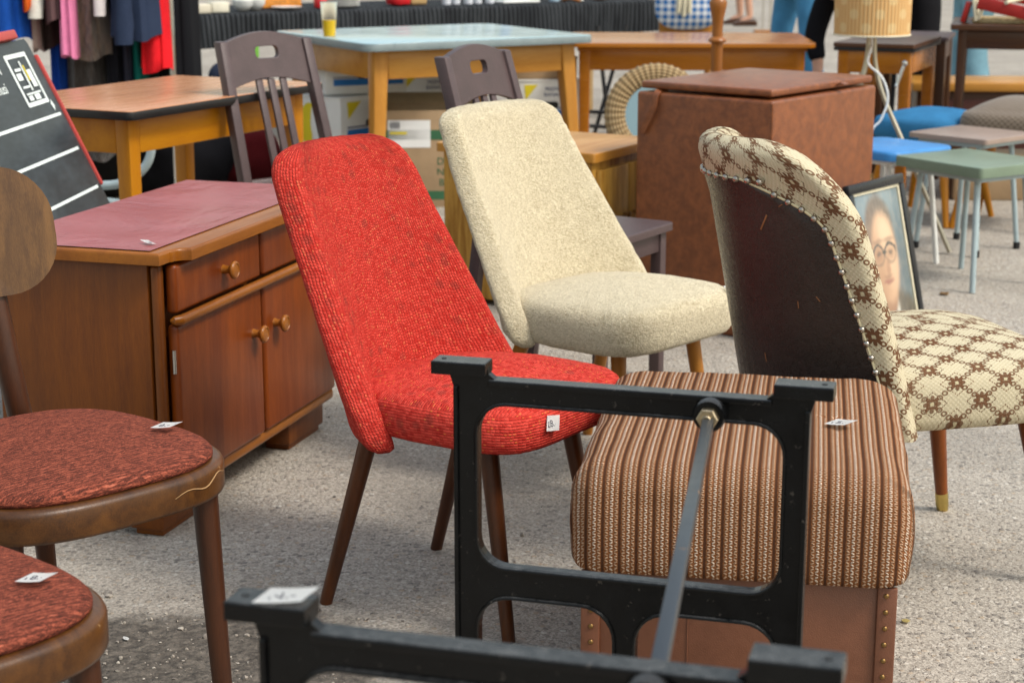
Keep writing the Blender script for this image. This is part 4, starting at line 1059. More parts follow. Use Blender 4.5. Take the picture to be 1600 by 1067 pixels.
# ------------------------------------------------------------------ cartons under the blue table
M['card'] = paint('brown_cardboard', (.36, .245, .14), .85, .1); M['card_white'] = paint('white_cardboard', (.70, .70, .68), .7, .05)
M['p_yellow'] = paint('print_yellow', (.68, .55, .02), .6, .06); M['p_blue'] = paint('print_blue', (.02, .17, .50), .6, .06); M['p_green'] = paint('print_green', (.035, .12, .055), .6, .08); M['p_navy'] = paint('print_navy', (.03, .05, .16), .6)
def carton(label, loc, ang, L, D, H, kind, openf=False, z=0):
    r = thing('carton', label, 'box', (loc[0], loc[1], z), ang, 'cartons under the blue table')
    m = M['card_white'] if kind == 'banana' else M['card']; w = .005
    for c, s in (((L / 2, w / 2, H / 2), (L, w, H)), ((L / 2, D - w / 2, H / 2), (L, w, H)), ((w / 2, D / 2, H / 2), (w, D - 2 * w, H)), ((L - w / 2, D / 2, H / 2), (w, D - 2 * w, H)), ((L / 2, D / 2, w / 2), (L - 2 * w, D - 2 * w, w))):
        bm = B(); box(bm, c, s, .0008); part('panel', bm, m, r)
    if not openf: bm = B(); box(bm, (L / 2, D / 2, H + .002), (L + .008, D + .008, .005), .001); part('lid', bm, m, r)
    else:
        bm = B(); box(bm, (L / 2, D + .03, H + .022), (L, .004, .085), .001, RT(-58, 'X')); part('flap', bm, m, r)
        bm = B(); box(bm, (-.015, D / 2, H + .018), (.004, D * .9, .06), .001, RT(-32, 'Y')); part('flap', bm, m, r)
    def print_rect(name, x0, x1, z0, z1, mat, side='f'):
        bm = B()
        if side == 'f': box(bm, ((x0 + x1) / 2, -.0008, (z0 + z1) / 2), (x1 - x0, .0012, z1 - z0), 0)
        else: box(bm, (-.0008, (x0 + x1) / 2, (z0 + z1) / 2), (.0012, x1 - x0, z1 - z0), 0)
        return part(name, bm, mat, r)
    if kind == 'banana':
        bm = B(); prism(bm, [(L * .10, H * .93), (L * .32, H * .93), (L * .12, H * .62)], .0012); bmesh.ops.transform(bm, matrix=MT(0, -.0002, 0) @ XZ, verts=bm.verts[:]); part('print', bm, M['p_yellow'], r)
        print_rect('print', L * .10, L * .96, H * .24, H * .42, M['p_blue']); print_rect('print', L * .10, L * .96, H * .45, H * .475, M['p_navy'])
        bm = B(); prism(bm, rrect(.095, .032, .015, 4, L * .5, H * .52), .0014); bmesh.ops.transform(bm, matrix=MT(0, -.0006, 0) @ XZ, verts=bm.verts[:]); part('hand_hole', bm, M['shade_dark'], r)
        part('lettering', lettering('PREMIUM\nBANANAS', H * .11, MT(L * .62, -.0012, H * .78) @ XZ), M['p_navy'], r)
        bm = B(); tube(bm, [(-.004, D * (.5 + .15 * math.cos(a)), H * (.50 + .36 * math.sin(a))) for a in linz(-1.5, 1.5, 12)], [.004, .02, .03, .035, .036, .036, .036, .035, .03, .025, .015, .005], 8)
        for v_ in bm.verts: v_.co.x = -.001 - .0010 * (1 if v_.co.x < -.004 else 0)
        part('print', bm, M['p_yellow'], r)
    if kind == 'coffee':
        print_rect('print', 0, L, H * .70, H * .80, M['p_green']); print_rect('print', 0, L, H * .08, H * .17, M['p_green'])
        lab_ = print_rect('label', L * .05, L * .50, H * .62, H * .90, M['paper']); bm = B()
        for k in range(9): box(bm, (L * (.075 + .012 * k), -.0022, H * .85), (L * .006, .001, H * .07), 0)
        part('barcode', bm, M['ink'], lab_)
        bm = B(); box(bm, (L * .16, -.0022, H * .77), (L * .18, .001, H * .025), 0); part('print', bm, M['p_yellow'], lab_)
        part('lettering', lettering('Kaffee\nDie Ideen\nNürnberg\nBamberg', H * .105, MT(L * .78, -.0012, H * .42) @ XZ, spacing=1.05), M['p_green'], r)
    return r
carton('open brown coffee carton with green print and white label, between the oak table legs', (-.575, 8.00), 3, .42, .30, .435, 'coffee', True)
carton('white banana carton with yellow fruit print, left of the oak table leg', (-.785, 8.22), 50, .42, .36, .25, 'banana', z=.213)
carton('brown carton supporting the left banana carton', (-.785, 8.23), 50, .41, .35, .205, 'plain')
carton('white banana carton lying on top of the left banana carton', (-.86, 8.30), 24, .40, .34, .165, 'banana', z=.474)
carton('white banana carton behind the open coffee carton', (-.60, 8.96), 12, .38, .36, .24, 'banana', z=.268)
carton('brown carton supporting the middle banana carton', (-.60, 8.97), 12, .37, .35, .260, 'plain')
carton('brown carton on top of the middle banana carton', (-.60, 9.02), 12, .50, .34, .13, 'plain', z=.516)
carton('white banana carton near the right legs of the oak table', (.03, 8.72), 8, .30, .34, .24, 'banana', z=.258)
carton('brown carton supporting the right banana carton', (.03, 8.73), 8, .29, .33, .250, 'plain')
carton('brown carton on top of the right banana carton', (.02, 8.76), 8, .30, .32, .10, 'plain', z=.506)
bm = B(); box(bm, (0, 0, .10), (.62, .30, .20), .004); o = part('carton', bm, M['card']); o.location = (2.35, 8.35, .001); tag(o, 'low brown carton on the ground behind the padded stools', 'box')

# ------------------------------------------------------------------ chalkboard leaning behind the sideboard
cbd = thing('chalkboard', 'leaning black chalkboard with white ruled lines and red trim behind the sideboard', 'chalkboard', (-.974, 4.05), 85.8)
bt_ = RT(-25, 'X')
t = T('chalkboard_slate', .45, spec=.4); n = t.noise(t.vec(), 7, 5, .6); n2 = t.noise(t.vec('Object', (3, 1, 9)), 9, 4)
t.col(t.mix((n * .6 + n2 * .4).step(.35, .75), (.020, .025, .029), (.045, .055, .062))); t.rough(n * .2 + .3); M['slate'] = t.m
M['red_trim'] = paint('red_trim', (.40, .050, .042), .5); M['white_line'] = paint('white_line_paint', (.66, .72, .70), .6, .08)
def bpart(name, bm, mat, par=cbd): bmesh.ops.transform(bm, matrix=bt_, verts=bm.verts[:]); return part(name, bm, mat, par)
bm = B(); prism(bm, [(0, 0), (.95, 0), (.95, .56), (.945, 1.04), (.935, 1.055), (0, 1.055)], .018); bmesh.ops.transform(bm, matrix=MT(0, .018, 0) @ XZ, verts=bm.verts[:]); pan = bpart('panel', bm, M['slate'])
for z in (.36, .485, .607, .725, .830):
    bm = B(); box(bm, (.44, -.0012, z), (.96, .0016, .0085), 0); bpart('ruled_line', bm, M['white_line'], pan)
bm = B(); box(bm, (.958, .008, .805), (.014, .030, .40), .006); bpart('trim', bm, M['red_trim'])
bm = B(); box(bm, (.42, .004, 1.069), (.86, .046, .026), .005); bpart('trim', bm, M['red_trim'])
bm = plate([rrect(.165, .150, .004, 2, .80, .945), rrect(.140, .126, .003, 2, .80, .945)], .0008, 0, MT(0, -.0012, 0) @ XZ); lab_ = bpart('printed_panel', bm, M['white_line'], cbd)
bm = B()
for q_, (x, z, w, h) in enumerate(((.770, .975, .045, .008), (.760, .955, .036, .020), (.805, .955, .010, .085), (.770, .925, .05, .006), (.800, .905, .11, .005), (.765, .893, .03, .014), (.815, .893, .040, .016), (.84, .945, .03, .05))):
    box(bm, (x, -.0014 - .0002 * q_, z), (w, .0012, h), 0)
bpart('printed_marks', bm, M['white_line'], lab_)
bm = B(); box(bm, (.814, -.0042, .962), (.007, .0012, .045), 0); bpart('printed_marks', bm, M['p_yellow'], lab_)
for txt, x, z, sz in (('N', .635, .985, .040), ('zlinusi', .58, .935, .042)): bpart('lettering', lettering(txt, sz, MT(x, -.0014, z) @ XZ, .0006), M['white_line'], pan)
bm = B(); prism(bm, [(.885, .862), (.897, .875), (.905, .856), (.893, .842)], .0014); bmesh.ops.transform(bm, matrix=MT(0, -.0006, 0) @ XZ, verts=bm.verts[:]); bpart('printed_marks', bm, M['white_line'], pan)
for x in (.15, .80):
    bm = B(); tube(bm, [(x, .445, .84), (x, .66, .012)], .012, 8); part('support_leg', bm, M['dark_wood_z'], cbd)

# ------------------------------------------------------------------ clothes rack and garments
rk = thing('clothes_rack', 'metal clothes rack holding a row of hanging garments', 'clothes rack', (-1.85, 7.72), 0)
bm = B(); tube(bm, [(-.62, 0, 1.66), (.42, 0, 1.66)], .016, 12); part('rail', bm, M['chrome'], rk)
for x in (-.60, .40):
    bm = B(); tube(bm, [(x, 0, .03), (x, 0, 1.68)], .016, 12); part('post', bm, M['chrome'], rk)
    bm = B(); tube(bm, [(x, -.30, .018), (x, .30, .018)], .016, 12); part('base_bar', bm, M['chrome'], rk)
from mathutils import noise as mn
def garment(label, px0, px1, hem, mat, yoff=-.22, depth=.40, ztop=1.50, flare=.2, folds=5, sleeve=None, wob=.012, seed=0):
    d = (7.72 + yoff) * .9724 + .5 * .2334
    x0, x1 = (px0 - 800) / 2800 * d, (px1 - 800) / 2800 * d; w = (x1 - x0) / 2; xc = (x0 + x1) / 2
    zh = .644 + (115 - hem) * .00270
    r = thing('hanging_garment', label, 'garment', (xc, 7.72 + yoff + depth / 2, zh), 0, 'garments hanging on the rack')
    zt_ = ztop - zh; rings = []; N = 44; rr = random.Random(seed + int(px0)); ph = rr.random() * 6
    for k in range(15):
        q = k / 14; z = zt_ * q; sc = 1 + flare * (1 - q) - flare * .5; nk = 1 if q < .9 else 1 - .75 * ((q - .9) / .1)
        ring = []
        for i in range(N):
            a = 2 * math.pi * i / N; ex = .62; cx = math.copysign(abs(math.cos(a)) ** ex, math.cos(a)); cy = math.copysign(abs(math.sin(a)) ** ex, math.sin(a))
            f = 1 + .16 * (1 - q * .8) * math.sin(a * folds + ph + q * 1.3) * .6 + wob * 4 * mn.noise(Vector((a, q * 3, seed)))
            ring.append(Vector((w * sc * cx * f * nk, depth / 2 * cy * (1 + .06 * math.sin(a * folds * 2 + ph)) * (1 if q < .86 else 1 - (q - .86) * 3), z + (.012 * math.sin(a * 3 + ph) if k == 0 else 0))))
        rings.append(ring)
    inner = [[p.lerp(Vector((0, 0, p.z)), .10) for p in rings[0]], [p.lerp(Vector((0, 0, p.z + .08)), .14) + Vector((0, 0, .05)) for p in rings[0]]]
    bm = B(); loft(bm, [inner[1], inner[0]] + rings); part('body', bm, mat, r, sharp=70)
    bm = B(); tube(bm, arcpts([(0, -depth * .42, zt_ - .06), (0, 0, zt_ + .01), (0, depth * .42, zt_ - .06)], .03), .006, 6); tube(bm, arcpts([(0, 0, zt_), (0, 0, 1.635 - zh), (0, .02, 1.680 - zh), (0, 0, 1.684 - zh), (0, -.018, 1.672 - zh)], .015), .0025, 6); part('hanger', bm, M['dark_wood'], r)
    if sleeve:
        s0, s1, sh_em = sleeve
        sx0, sx1 = (s0 - 800) / 2800 * d - xc, (s1 - 800) / 2800 * d - xc; zs_ = .644 + (115 - sh_em) * .0027 - zh
        c = (sx0 + sx1) / 2; rad = (sx1 - sx0) / 2; bm = B(); rg = []
        for k in range(9):
            q = k / 8; rg.append([Vector((c * (1 - .4 * q) + rad * (1 + .12 * math.sin(k * 2.2)) * math.cos(a) * (1 + .1 * math.sin(3 * a + k)), -depth / 2 - .02 + .10 * q + rad * .8 * math.sin(a), zs_ + (zt_ - .06 - zs_) * q)) for a in [2 * math.pi * i / 20 for i in range(20)]])
        loft(bm, rg); part('sleeve', bm, mat, r, sharp=70)
    return r
def G(c): return cloth('cloth_%d_%d_%d' % tuple(int(v * 1000) for v in c), c, .5)
def m_fur(name, c1, c2):
    t = T(name, .8, spec=.2, sheen=.4); n = t.noise(t.vec('Object', (1, 1, .35)), 45, 5, .7, 1.0); t.col(t.mix(n.step(.3, .7), c1, c2)); t.bump(n, .02); return t.m
garment('royal blue coat at the left end of the rack', -20, 36, 66, G((.012, .075, .36)), seed=1)
garment('orange garment peeking between blue coat and white knit on the rack', 36, 50, 18, G((.62, .11, .015)), -.26, seed=2, sleeve=None)
garment('purple garment next to the blue coat on the rack', 33, 47, 56, G((.085, .035, .14)), -.15, seed=3)
garment('white knitted cardigan with hanging sleeve on the rack', 44, 66, 10, G((.60, .58, .52)), -.20, seed=4, sleeve=(48, 70, 32))
garment('long cream blouse hanging behind the white cardigan', 47, 60, 84, G((.46, .36, .31)), -.10, seed=5)
garment('mauve brown jacket on the rack', 68, 98, 37, G((.105, .060, .062)), -.24, seed=6, flare=.05)
garment('dark brown skirt below the mauve jacket', 62, 92, 80, G((.030, .018, .016)), -.06, seed=7)
garment('royal blue dress hanging low beside the pink blouse', 72, 95, 150, G((.008, .045, .26)), .0, seed=8)
garment('pink satin blouse on the rack', 91, 116, 90, G((.66, .20, .36)), -.24, seed=9, flare=.35)
garment('short brown fur coat on the rack', 112, 160, 94, m_fur('brown_fur', (.045, .024, .012), (.17, .10, .055)), -.16, seed=10, wob=.03)
garment('long dark fur coat hanging to the ground', 96, 158, 262, m_fur('dark_fur', (.012, .007, .005), (.045, .026, .017)), .04, seed=11, wob=.03)
garment('white frilled blouse with dangling sleeve on the rack', 143, 160, -10, G((.62, .56, .55)), -.22, seed=12, sleeve=(150, 168, 28))
garment('black dress next to the fur coat', 160, 188, 150, G((.010, .010, .014)), -.04, seed=13)
garment('navy jacket with flared hem on the rack', 172, 236, 62, G((.022, .032, .062)), -.26, seed=14, flare=.30, sleeve=(180, 208, 70))
garment('slate grey trousers hanging below the navy jacket', 187, 204, 165, G((.050, .050, .075)), -.02, seed=15)
garment('teal trousers hanging below the navy jacket', 203, 222, 165, G((.008, .135, .115)), -.04, seed=16)
garment('bright red coat on the rack', 216, 256, 115, G((.60, .012, .018)), -.14, seed=17, flare=.45)
garment('long black coat at the right end of the rack', 240, 293, 185, G((.006, .006, .008)), .02, seed=18, flare=.12)

# pale blue bent tube frame on the ground under the orange table
tf = thing('tube_frame', 'pale grey blue bent tube chair frame lying under the orange table', 'tube frame', (-1.42, 6.42), 0)
bm = B(); tube(bm, arcpts([(-.46, .02, .012), (-.46, .02, .31), (.03, -.02, .345), (.125, -.02, .42), (.140, -.02, .64), (.08, .10, .66)], .10, 8), .016, 12); part('bent_tube', bm, M['blue_tube'], tf)
bm = B(); tube(bm, arcpts([(-.43, .06, .012), (-.43, .06, .27), (-.05, -.03, .29), (.33, .02, .20), (.40, .10, .012)], .12, 8), .016, 12); part('base_tube', bm, M['blue_tube'], tf)
for k, (x, y, s, c) in enumerate(((-1.68, 8.62, .34, (.006, .006, .008)), (-1.36, 8.85, .22, (.09, .008, .010)), (-2.05, 8.45, .36, (.010, .009, .009)))):
    bm = B(); r = bmesh.ops.create_icosphere(bm, subdivisions=4, radius=s)
    for v in bm.verts: v.co.z = max(-s * .55, v.co.z * .9); v.co += v.normal * .035 * mn.noise(v.co * 9 + Vector((k, 0, 0)))
    o = part('bag', bm, G(c), None, sharp=80); o.location = (x, y, s * .56); tag(o, ['slumped black bag on the ground under the rack', 'dark red bag on the ground behind the tube frame', 'slumped dark bag left under the rack'][k], 'bag')

# ------------------------------------------------------------------ market stall with black ribbed cloth and goods
st = thing('stall_table', 'long market stall table draped with black ribbed cloth', 'table', (-1.80, 9.82), 31)
SLn = 3.25
bm = B(); box(bm, (SLn / 2, .42, .735), (SLn, .84, .026), .003); part('table_top', bm, M['pine'], st)
for x in (.12, SLn / 2, SLn - .12):
    for y in (.16, .72): bm = B(); box(bm, (x, y, .361), (.045, .045, .720), .003); part('leg', bm, M['pine'], st)
t = T('black_ribbed_cloth', .85, spec=.15); x, y, z = t.xyz(t.vec('Object')); rb_ = ((x + (t.noise(t.vec(), 3, 2) - .5) * .03) * 210.0).sin(); n = t.noise(t.vec('Object', (1, 1, .3)), 14, 4)
t.col(t.mix((rb_ * .25 + n).step(.3, .85), (.010, .011, .013), (.045, .050, .055))); t.bump(rb_ + n, .004); M['ribbed'] = t.m
bm = B(); rows = []
prof = [(.86, .752), (.5, .7515), (.2, .7515), (.0, .7515), (-.012, .746), (-.018, .73), (-.022, .68), (-.025, .62), (-.028, .565)]
for k, (y, z) in enumerate(prof):
    rows.append([Vector((SLn * i / 260 - .01, y - (max(0, k - 4) / 4) * (.004 * math.sin(i * .31) + .010 * math.sin(i * .07 + 1) + .030 * mn.noise(Vector((i * .045, 0, 0))) + .012 * mn.noise(Vector((i * .17, 3, 0)))), z + .0007 + (.008 * math.sin(i * .05) if k == len(prof) - 1 else 0) + (.0 if k > 3 else .002 * mn.noise(Vector((i * .05, y * 4, 0)))))) for i in range(261)])
loft(bm, rows, closed=False); part('cloth', bm, M['ribbed'], st, sharp=80)
sa = math.radians(31)
def on_stall(lx, ly, z=.7555): return (-1.80 + lx * math.cos(sa) - ly * math.sin(sa), 9.82 + lx * math.sin(sa) + ly * math.cos(sa), z)
GW = paint('white_china', (.72, .72, .70), .2, .04); GC = paint('ivory_paper', (.58, .53, .42), .7); GR = paint('glossy_red', (.52, .015, .02), .3); GB = paint('cobalt', (.012, .04, .30), .3); GY = paint('printed_book', (.55, .20, .02), .5, .5, scale=40); GG = paint('grey_ware', (.22, .23, .24), .4)
def good(name, label, lx, ly, bm, mat, ang=31, cat=None):
    o = part(name, bm, mat, None, sharp=50); o.location = on_stall(lx, ly); o.rotation_euler = (0, 0, R(ang)); return tag(o, label, cat or name.replace('_', ' '))
bm = B(); box(bm, (0, 0, .024), (.17, .12, .048), .003); good('book', 'thick cream book at the left front of the stall', .12, .10, bm, GC)
bm = B(); box(bm, (0, 0, .028), (.10, .09, .055), .003); good('box', 'small ivory box beside the cream book on the stall', .27, .11, bm, paint('pale_card', (.66, .62, .50), .6))
bm = B(); box(bm, (0, 0, .030), (.20, .12, .060), .01); good('tin', 'dark grey patterned tin behind the cream book', .10, .33, bm, GG)
for k, (lx, ly) in enumerate(((.44, .16), (.53, .20))):
    bm = B(); lathe(bm, [(.02, 0), (.032, .004), (.056, .03), (.060, .062), (.050, .072), (.02, .075), (.018, .085), (.004, .09)], 20); good('sugar_bowl', ['round white lidded china bowl left of the red book', 'white lidded china bowl touching the first one'][k], lx, ly, bm, GW, cat='bowl')
bm = B(); box(bm, (0, 0, .055), (.26, .03, .11), .003, RT(-14, 'X')); good('book', 'red and yellow printed book propped up on the stall', .74, .34, bm, GY)
bm = B(); lathe(bm, [(.02, 0), (.05, .004), (.085, .014), (.087, .018), (.02, .010)], 24); good('saucer', 'white saucer in front of the red book on the stall', .70, .15, bm, GW, cat='plate')
bm = B(); lathe(bm, [(.025, 0), (.035, .004), (.040, .05), (.03, .062), (.004, .064)], 20); good('jar', 'round red jar next to the plate stack on the stall', .935, .20, bm, GR)
bm = B()
for k in range(9): lathe(bm, [(.05, .009 * k), (.10, .009 * k + .004), (.118, .009 * k + .011), (.118, .009 * k + .0128), (.06, .009 * k + .0075), (.001, .0095 + .009 * k - .002)], 30)
good('plate_stack', 'stack of white china plates on the stall', 1.085, .26, bm, GW, cat='plates')
bm = B(); lathe(bm, [(.03, 0), (.07, .01), (.08, .05), (.055, .085), (.01, .095)], 20); fuzz(bm, .006, 30); good('red_bag', 'crumpled red bag on the stall behind the juice cup', 1.46, .24, bm, GR, cat='bag')
bm = B(); box(bm, (0, 0, .03), (.11, .08, .06), .01); good('wooden_box', 'small tan box beside the red bag on the stall', 1.60, .28, bm, M['pine'], cat='box')
for k in range(5):
    bm = B(); lathe(bm, [(.022, 0), (.026, .002), (.031, .085), (.029, .085), (.024, .006), (.001, .005)], 20); good('drinking_glass', ['leftmost glass in the row of glasses on the stall', 'second glass from the left in the stall row', 'middle glass in the row on the stall', 'fourth glass from the left in the stall row', 'rightmost glass in the row of glasses on the stall'][k], 1.74 + .075 * k, .16 + .02 * (k % 2), bm, paint('frosted_glass', (.66, .68, .74), .15, .06), cat='glass')
bm = B(); box(bm, (0, 0, .009), (.26, .16, .017), .006); good('tray', 'flat white tray right of the row of glasses', 2.22, .16, bm, GW)
bm = B(); lathe(bm, [(.03, 0), (.04, .01), (.042, .08), (.02, .10), (.015, .13)], 18); good('vase', 'cobalt blue vase behind the white tray', 2.26, .34, bm, GB)
bm = B(); lathe(bm, [(.028, 0), (.032, .002), (.038, .08), (.036, .08), (.001, .01)], 18); good('mug', 'pale blue mug on the right part of the stall', 2.50, .16, bm, paint('pale_blue_china', (.40, .52, .64), .25))
bm = B(); lathe(bm, [(.028, 0), (.032, .002), (.038, .08), (.036, .08), (.001, .01)], 18); good('mug', 'white mug at the right end of the stall goods', 2.68, .16, bm, GW)
bm = B(); tube(bm, [(.05 * math.cos(a), .05 * math.sin(a), .012 + .008 * math.sin(2 * a)) for a in linz(0, 6.28, 24)], .010, 8); good('bracelet', 'brown ring shaped ornament between the mugs', 2.60, .12, bm, M['turned'], cat='ornament')
bm = B(); lathe(bm, [(.03, 0), (.05, .01), (.055, .05), (.045, .055), (.001, .05)], 18); good('bowl', 'brown wooden bowl near the right end of the stall', 2.85, .18, bm, M['turned'])
# things under the stall
bo = thing('bottle', 'plastic bottle with blue and green label under the stall by the black coat', 'bottle', (-1.66, 9.40), 0)
bm = B(); lathe(bm, [(.03, 0), (.036, .01), (.036, .44), (.030, .49), (.013, .53), (.013, .56)], 18); part('body', bm, paint('milky_plastic', (.58, .64, .68), .2), bo)
bm = B(); lathe(bm, [(.0366, .46 - .17), (.0366, .46)], 18); part('label_band', bm, paint('label_cyan', (.03, .30, .55), .4, .6, scale=30), bo); bm = B(); lathe(bm, [(.014, .555), (.014, .575), (.004, .577)], 14); part('cap', bm, GW, bo)
bm = B(); box(bm, (0, 0, .26), (.30, .26, .52), .06, seg=4); fuzz(bm, .02, 6); o = part('bag', bm, G((.020, .026, .045)), None, sharp=80); o.location = (-1.44, 9.55, .005); tag(o, 'dark navy bag standing under the stall beside the bottle', 'bag')
bm = B(); box(bm, (0, 0, .05), (.10, .06, .10), .012, seg=3); o = part('packet', bm, paint('lime_green', (.16, .42, .05), .5), None); o.location = (-1.38, 9.50, .545); tag(o, 'lime green packet on top of the navy bag', 'packet')
tr = thing('trestle', 'low pale wooden trestle under the stall seen past the orange table', 'trestle', (-1.50, 9.74), -28)
for x, a in ((-.16, 8), (.16, -8)):
    bm = B(); box(bm, (x, 0, .16), (.045, .045, .32), .003, RT(a, 'Y')); part('leg', bm, M['pine'], tr)
bm = B(); box(bm, (0, 0, .16), (.36, .03, .045), .003); part('crossbar', bm, M['pine'], tr); bm = B(); box(bm, (0, 0, .335), (.36, .06, .03), .003); part('top_bar', bm, M['pine'], tr)

# black folding stand behind the rattan mirror
fs = thing('folding_stand', 'thin black metal folding stand behind the oak table', 'stand', (.52, 9.75), 0)
for p in ([(-.06, 0, .70), (.02, -.05, .012)], [(.10, .1, .70), (-.10, .02, .012)], [(-.10, -.05, .17), (.14, -.02, .15)], [(-.10, .0, .24), (.14, .02, .23)]):
    bm = B(); tube(bm, p, .011, 8); part('rod', bm, M['black_rubber'], fs)

# ------------------------------------------------------------------ chair with checked cushion behind the long table
kc = thing('wooden_chair', 'light wooden chair with a blue checked cushion behind the long table', 'chair', (.985, 10.35), 180)
t = T('blue_gingham', .9, spec=.2); x, y, z = t.xyz(t.vec('Object')); gx = ((x / .040).fract() - .5).step(-.03, .03); gz = ((z / .040).fract() - .5).step(-.03, .03)
t.col(t.mix((gx + gz) * .5, (.76, .78, .80), (.012, .14, .42))); M['gingham'] = t.m
bm = B(); box(bm, (0, .08, .62), (.27, .02, .30), .02, seg=3); part('backrest', bm, M['oak_leg'], kc)
bm = B(); box(bm, (0, -.16, .43), (.40, .40, .03), .01); part('seat', bm, M['oak'], kc)
for x in (-.17, .17):
    for y in (.03, -.33): bm = B(); box(bm, (x, y, .208), (.035, .035, .414), .003); part('leg', bm, M['oak_leg'], kc)
    bm = B(); box(bm, (x * .8, .055, .65), (.03, .03, .42), .003); part('back_post', bm, M['oak_leg'], kc)
cu = thing('cushion', 'blue and white gingham cushion tied to the wooden chair back', 'cushion', (.985, 10.20, .695), 0)
bm = B(); r = bmesh.ops.create_icosphere(bm, subdivisions=4, radius=1)
for v in bm.verts: v.co = Vector((math.copysign(abs(v.co.x) ** .7, v.co.x) * .185, v.co.y * .075, math.copysign(abs(v.co.z) ** .75, v.co.z) * .145 + .10))
part('cover', bm, M['gingham'], cu, sharp=80)
for k in range(3): bm = B(); tube(bm, arcpts([(-.05 + .03 * k, -.075, .20), (-.055 + .028 * k, -.095, .12), (-.06 + .03 * k, -.085, .055 - .02 * (k == 1))], .03), .013, 8); part('tie', bm, M['cream'], cu)

# ------------------------------------------------------------------ low cabinet radio and far floor things at the right
rd_ = thing('cabinet_radio', 'low brown wooden cabinet radio with perforated front behind the stools', 'radio', (2.15, 9.55), -4)
t = T('perforated_front', .5); x, y, z = t.xyz(t.vec('Object')); ho = ((((x / .014).fract() - .5).pow(2.0) + ((z / .014).fract() - .5).pow(2.0)).sqrt()).step(.34, .26)
t.col(t.mix(ho, (.085, .024, .016), (.02, .008, .006)))
bm = B(); box(bm, (.45, .2, .185), (.90, .40, .37), .004); part('case', bm, M['dark_wood'], rd_)
bm = B(); box(bm, (.45, -.002, .18), (.80, .012, .30), .003); part('grille', bm, t.m, rd_)
bm = B(); box(bm, (.45, .2, .395), (.96, .46, .045), .006); part('top', bm, M['oak'], rd_)
bm = B(); lathe(bm, [(.018, 0), (.018, .02), (.004, .022)], 14, (.55, -.009, .25), RT(90, 'X')); part('knob', bm, M['black_rubber'], rd_)
bm = B(); box(bm, (0, 0, .04), (.40, .30, .08), .01); fuzz(bm, .006, 9); o = part('paper_bundle', bm, M['paper']); o.location = (1.98, 10.6, .003); tag(o, 'flat bundle of pale papers on the ground behind the crank table', 'papers')

# ------------------------------------------------------------------ people (seen only from the hips down, or bent over, behind the tables)
def skin_mesh(verts, edges, radii, sub=2):
    me = bpy.data.meshes.new('sk'); me.from_pydata([Vector(v) for v in verts], edges, []); o = bpy.data.objects.new('sk', me); COL.objects.link(o)
    m = o.modifiers.new('s', 'SKIN'); m.use_smooth_shade = True
    for i, r in enumerate(radii):
        sv_ = me.skin_vertices[0].data[i]; sv_.radius = r if isinstance(r, tuple) else (r, r)
    me.skin_vertices[0].data[0].use_root = True
    o.modifiers.new('u', 'SUBSURF').levels = sub
    dg = bpy.context.evaluated_depsgraph_get(); dg.update(); out = bpy.data.meshes.new_from_object(o.evaluated_get(dg)); bpy.data.objects.remove(o); bpy.data.meshes.remove(me)
    out.materials.clear()
    for p in out.polygons: p.use_smooth = True
    return out
SKIN = paint('skin', (.50, .27, .18), .5, .08); HAIR = paint('dark_hair', (.030, .020, .014), .5, .3, .003, scale=60)
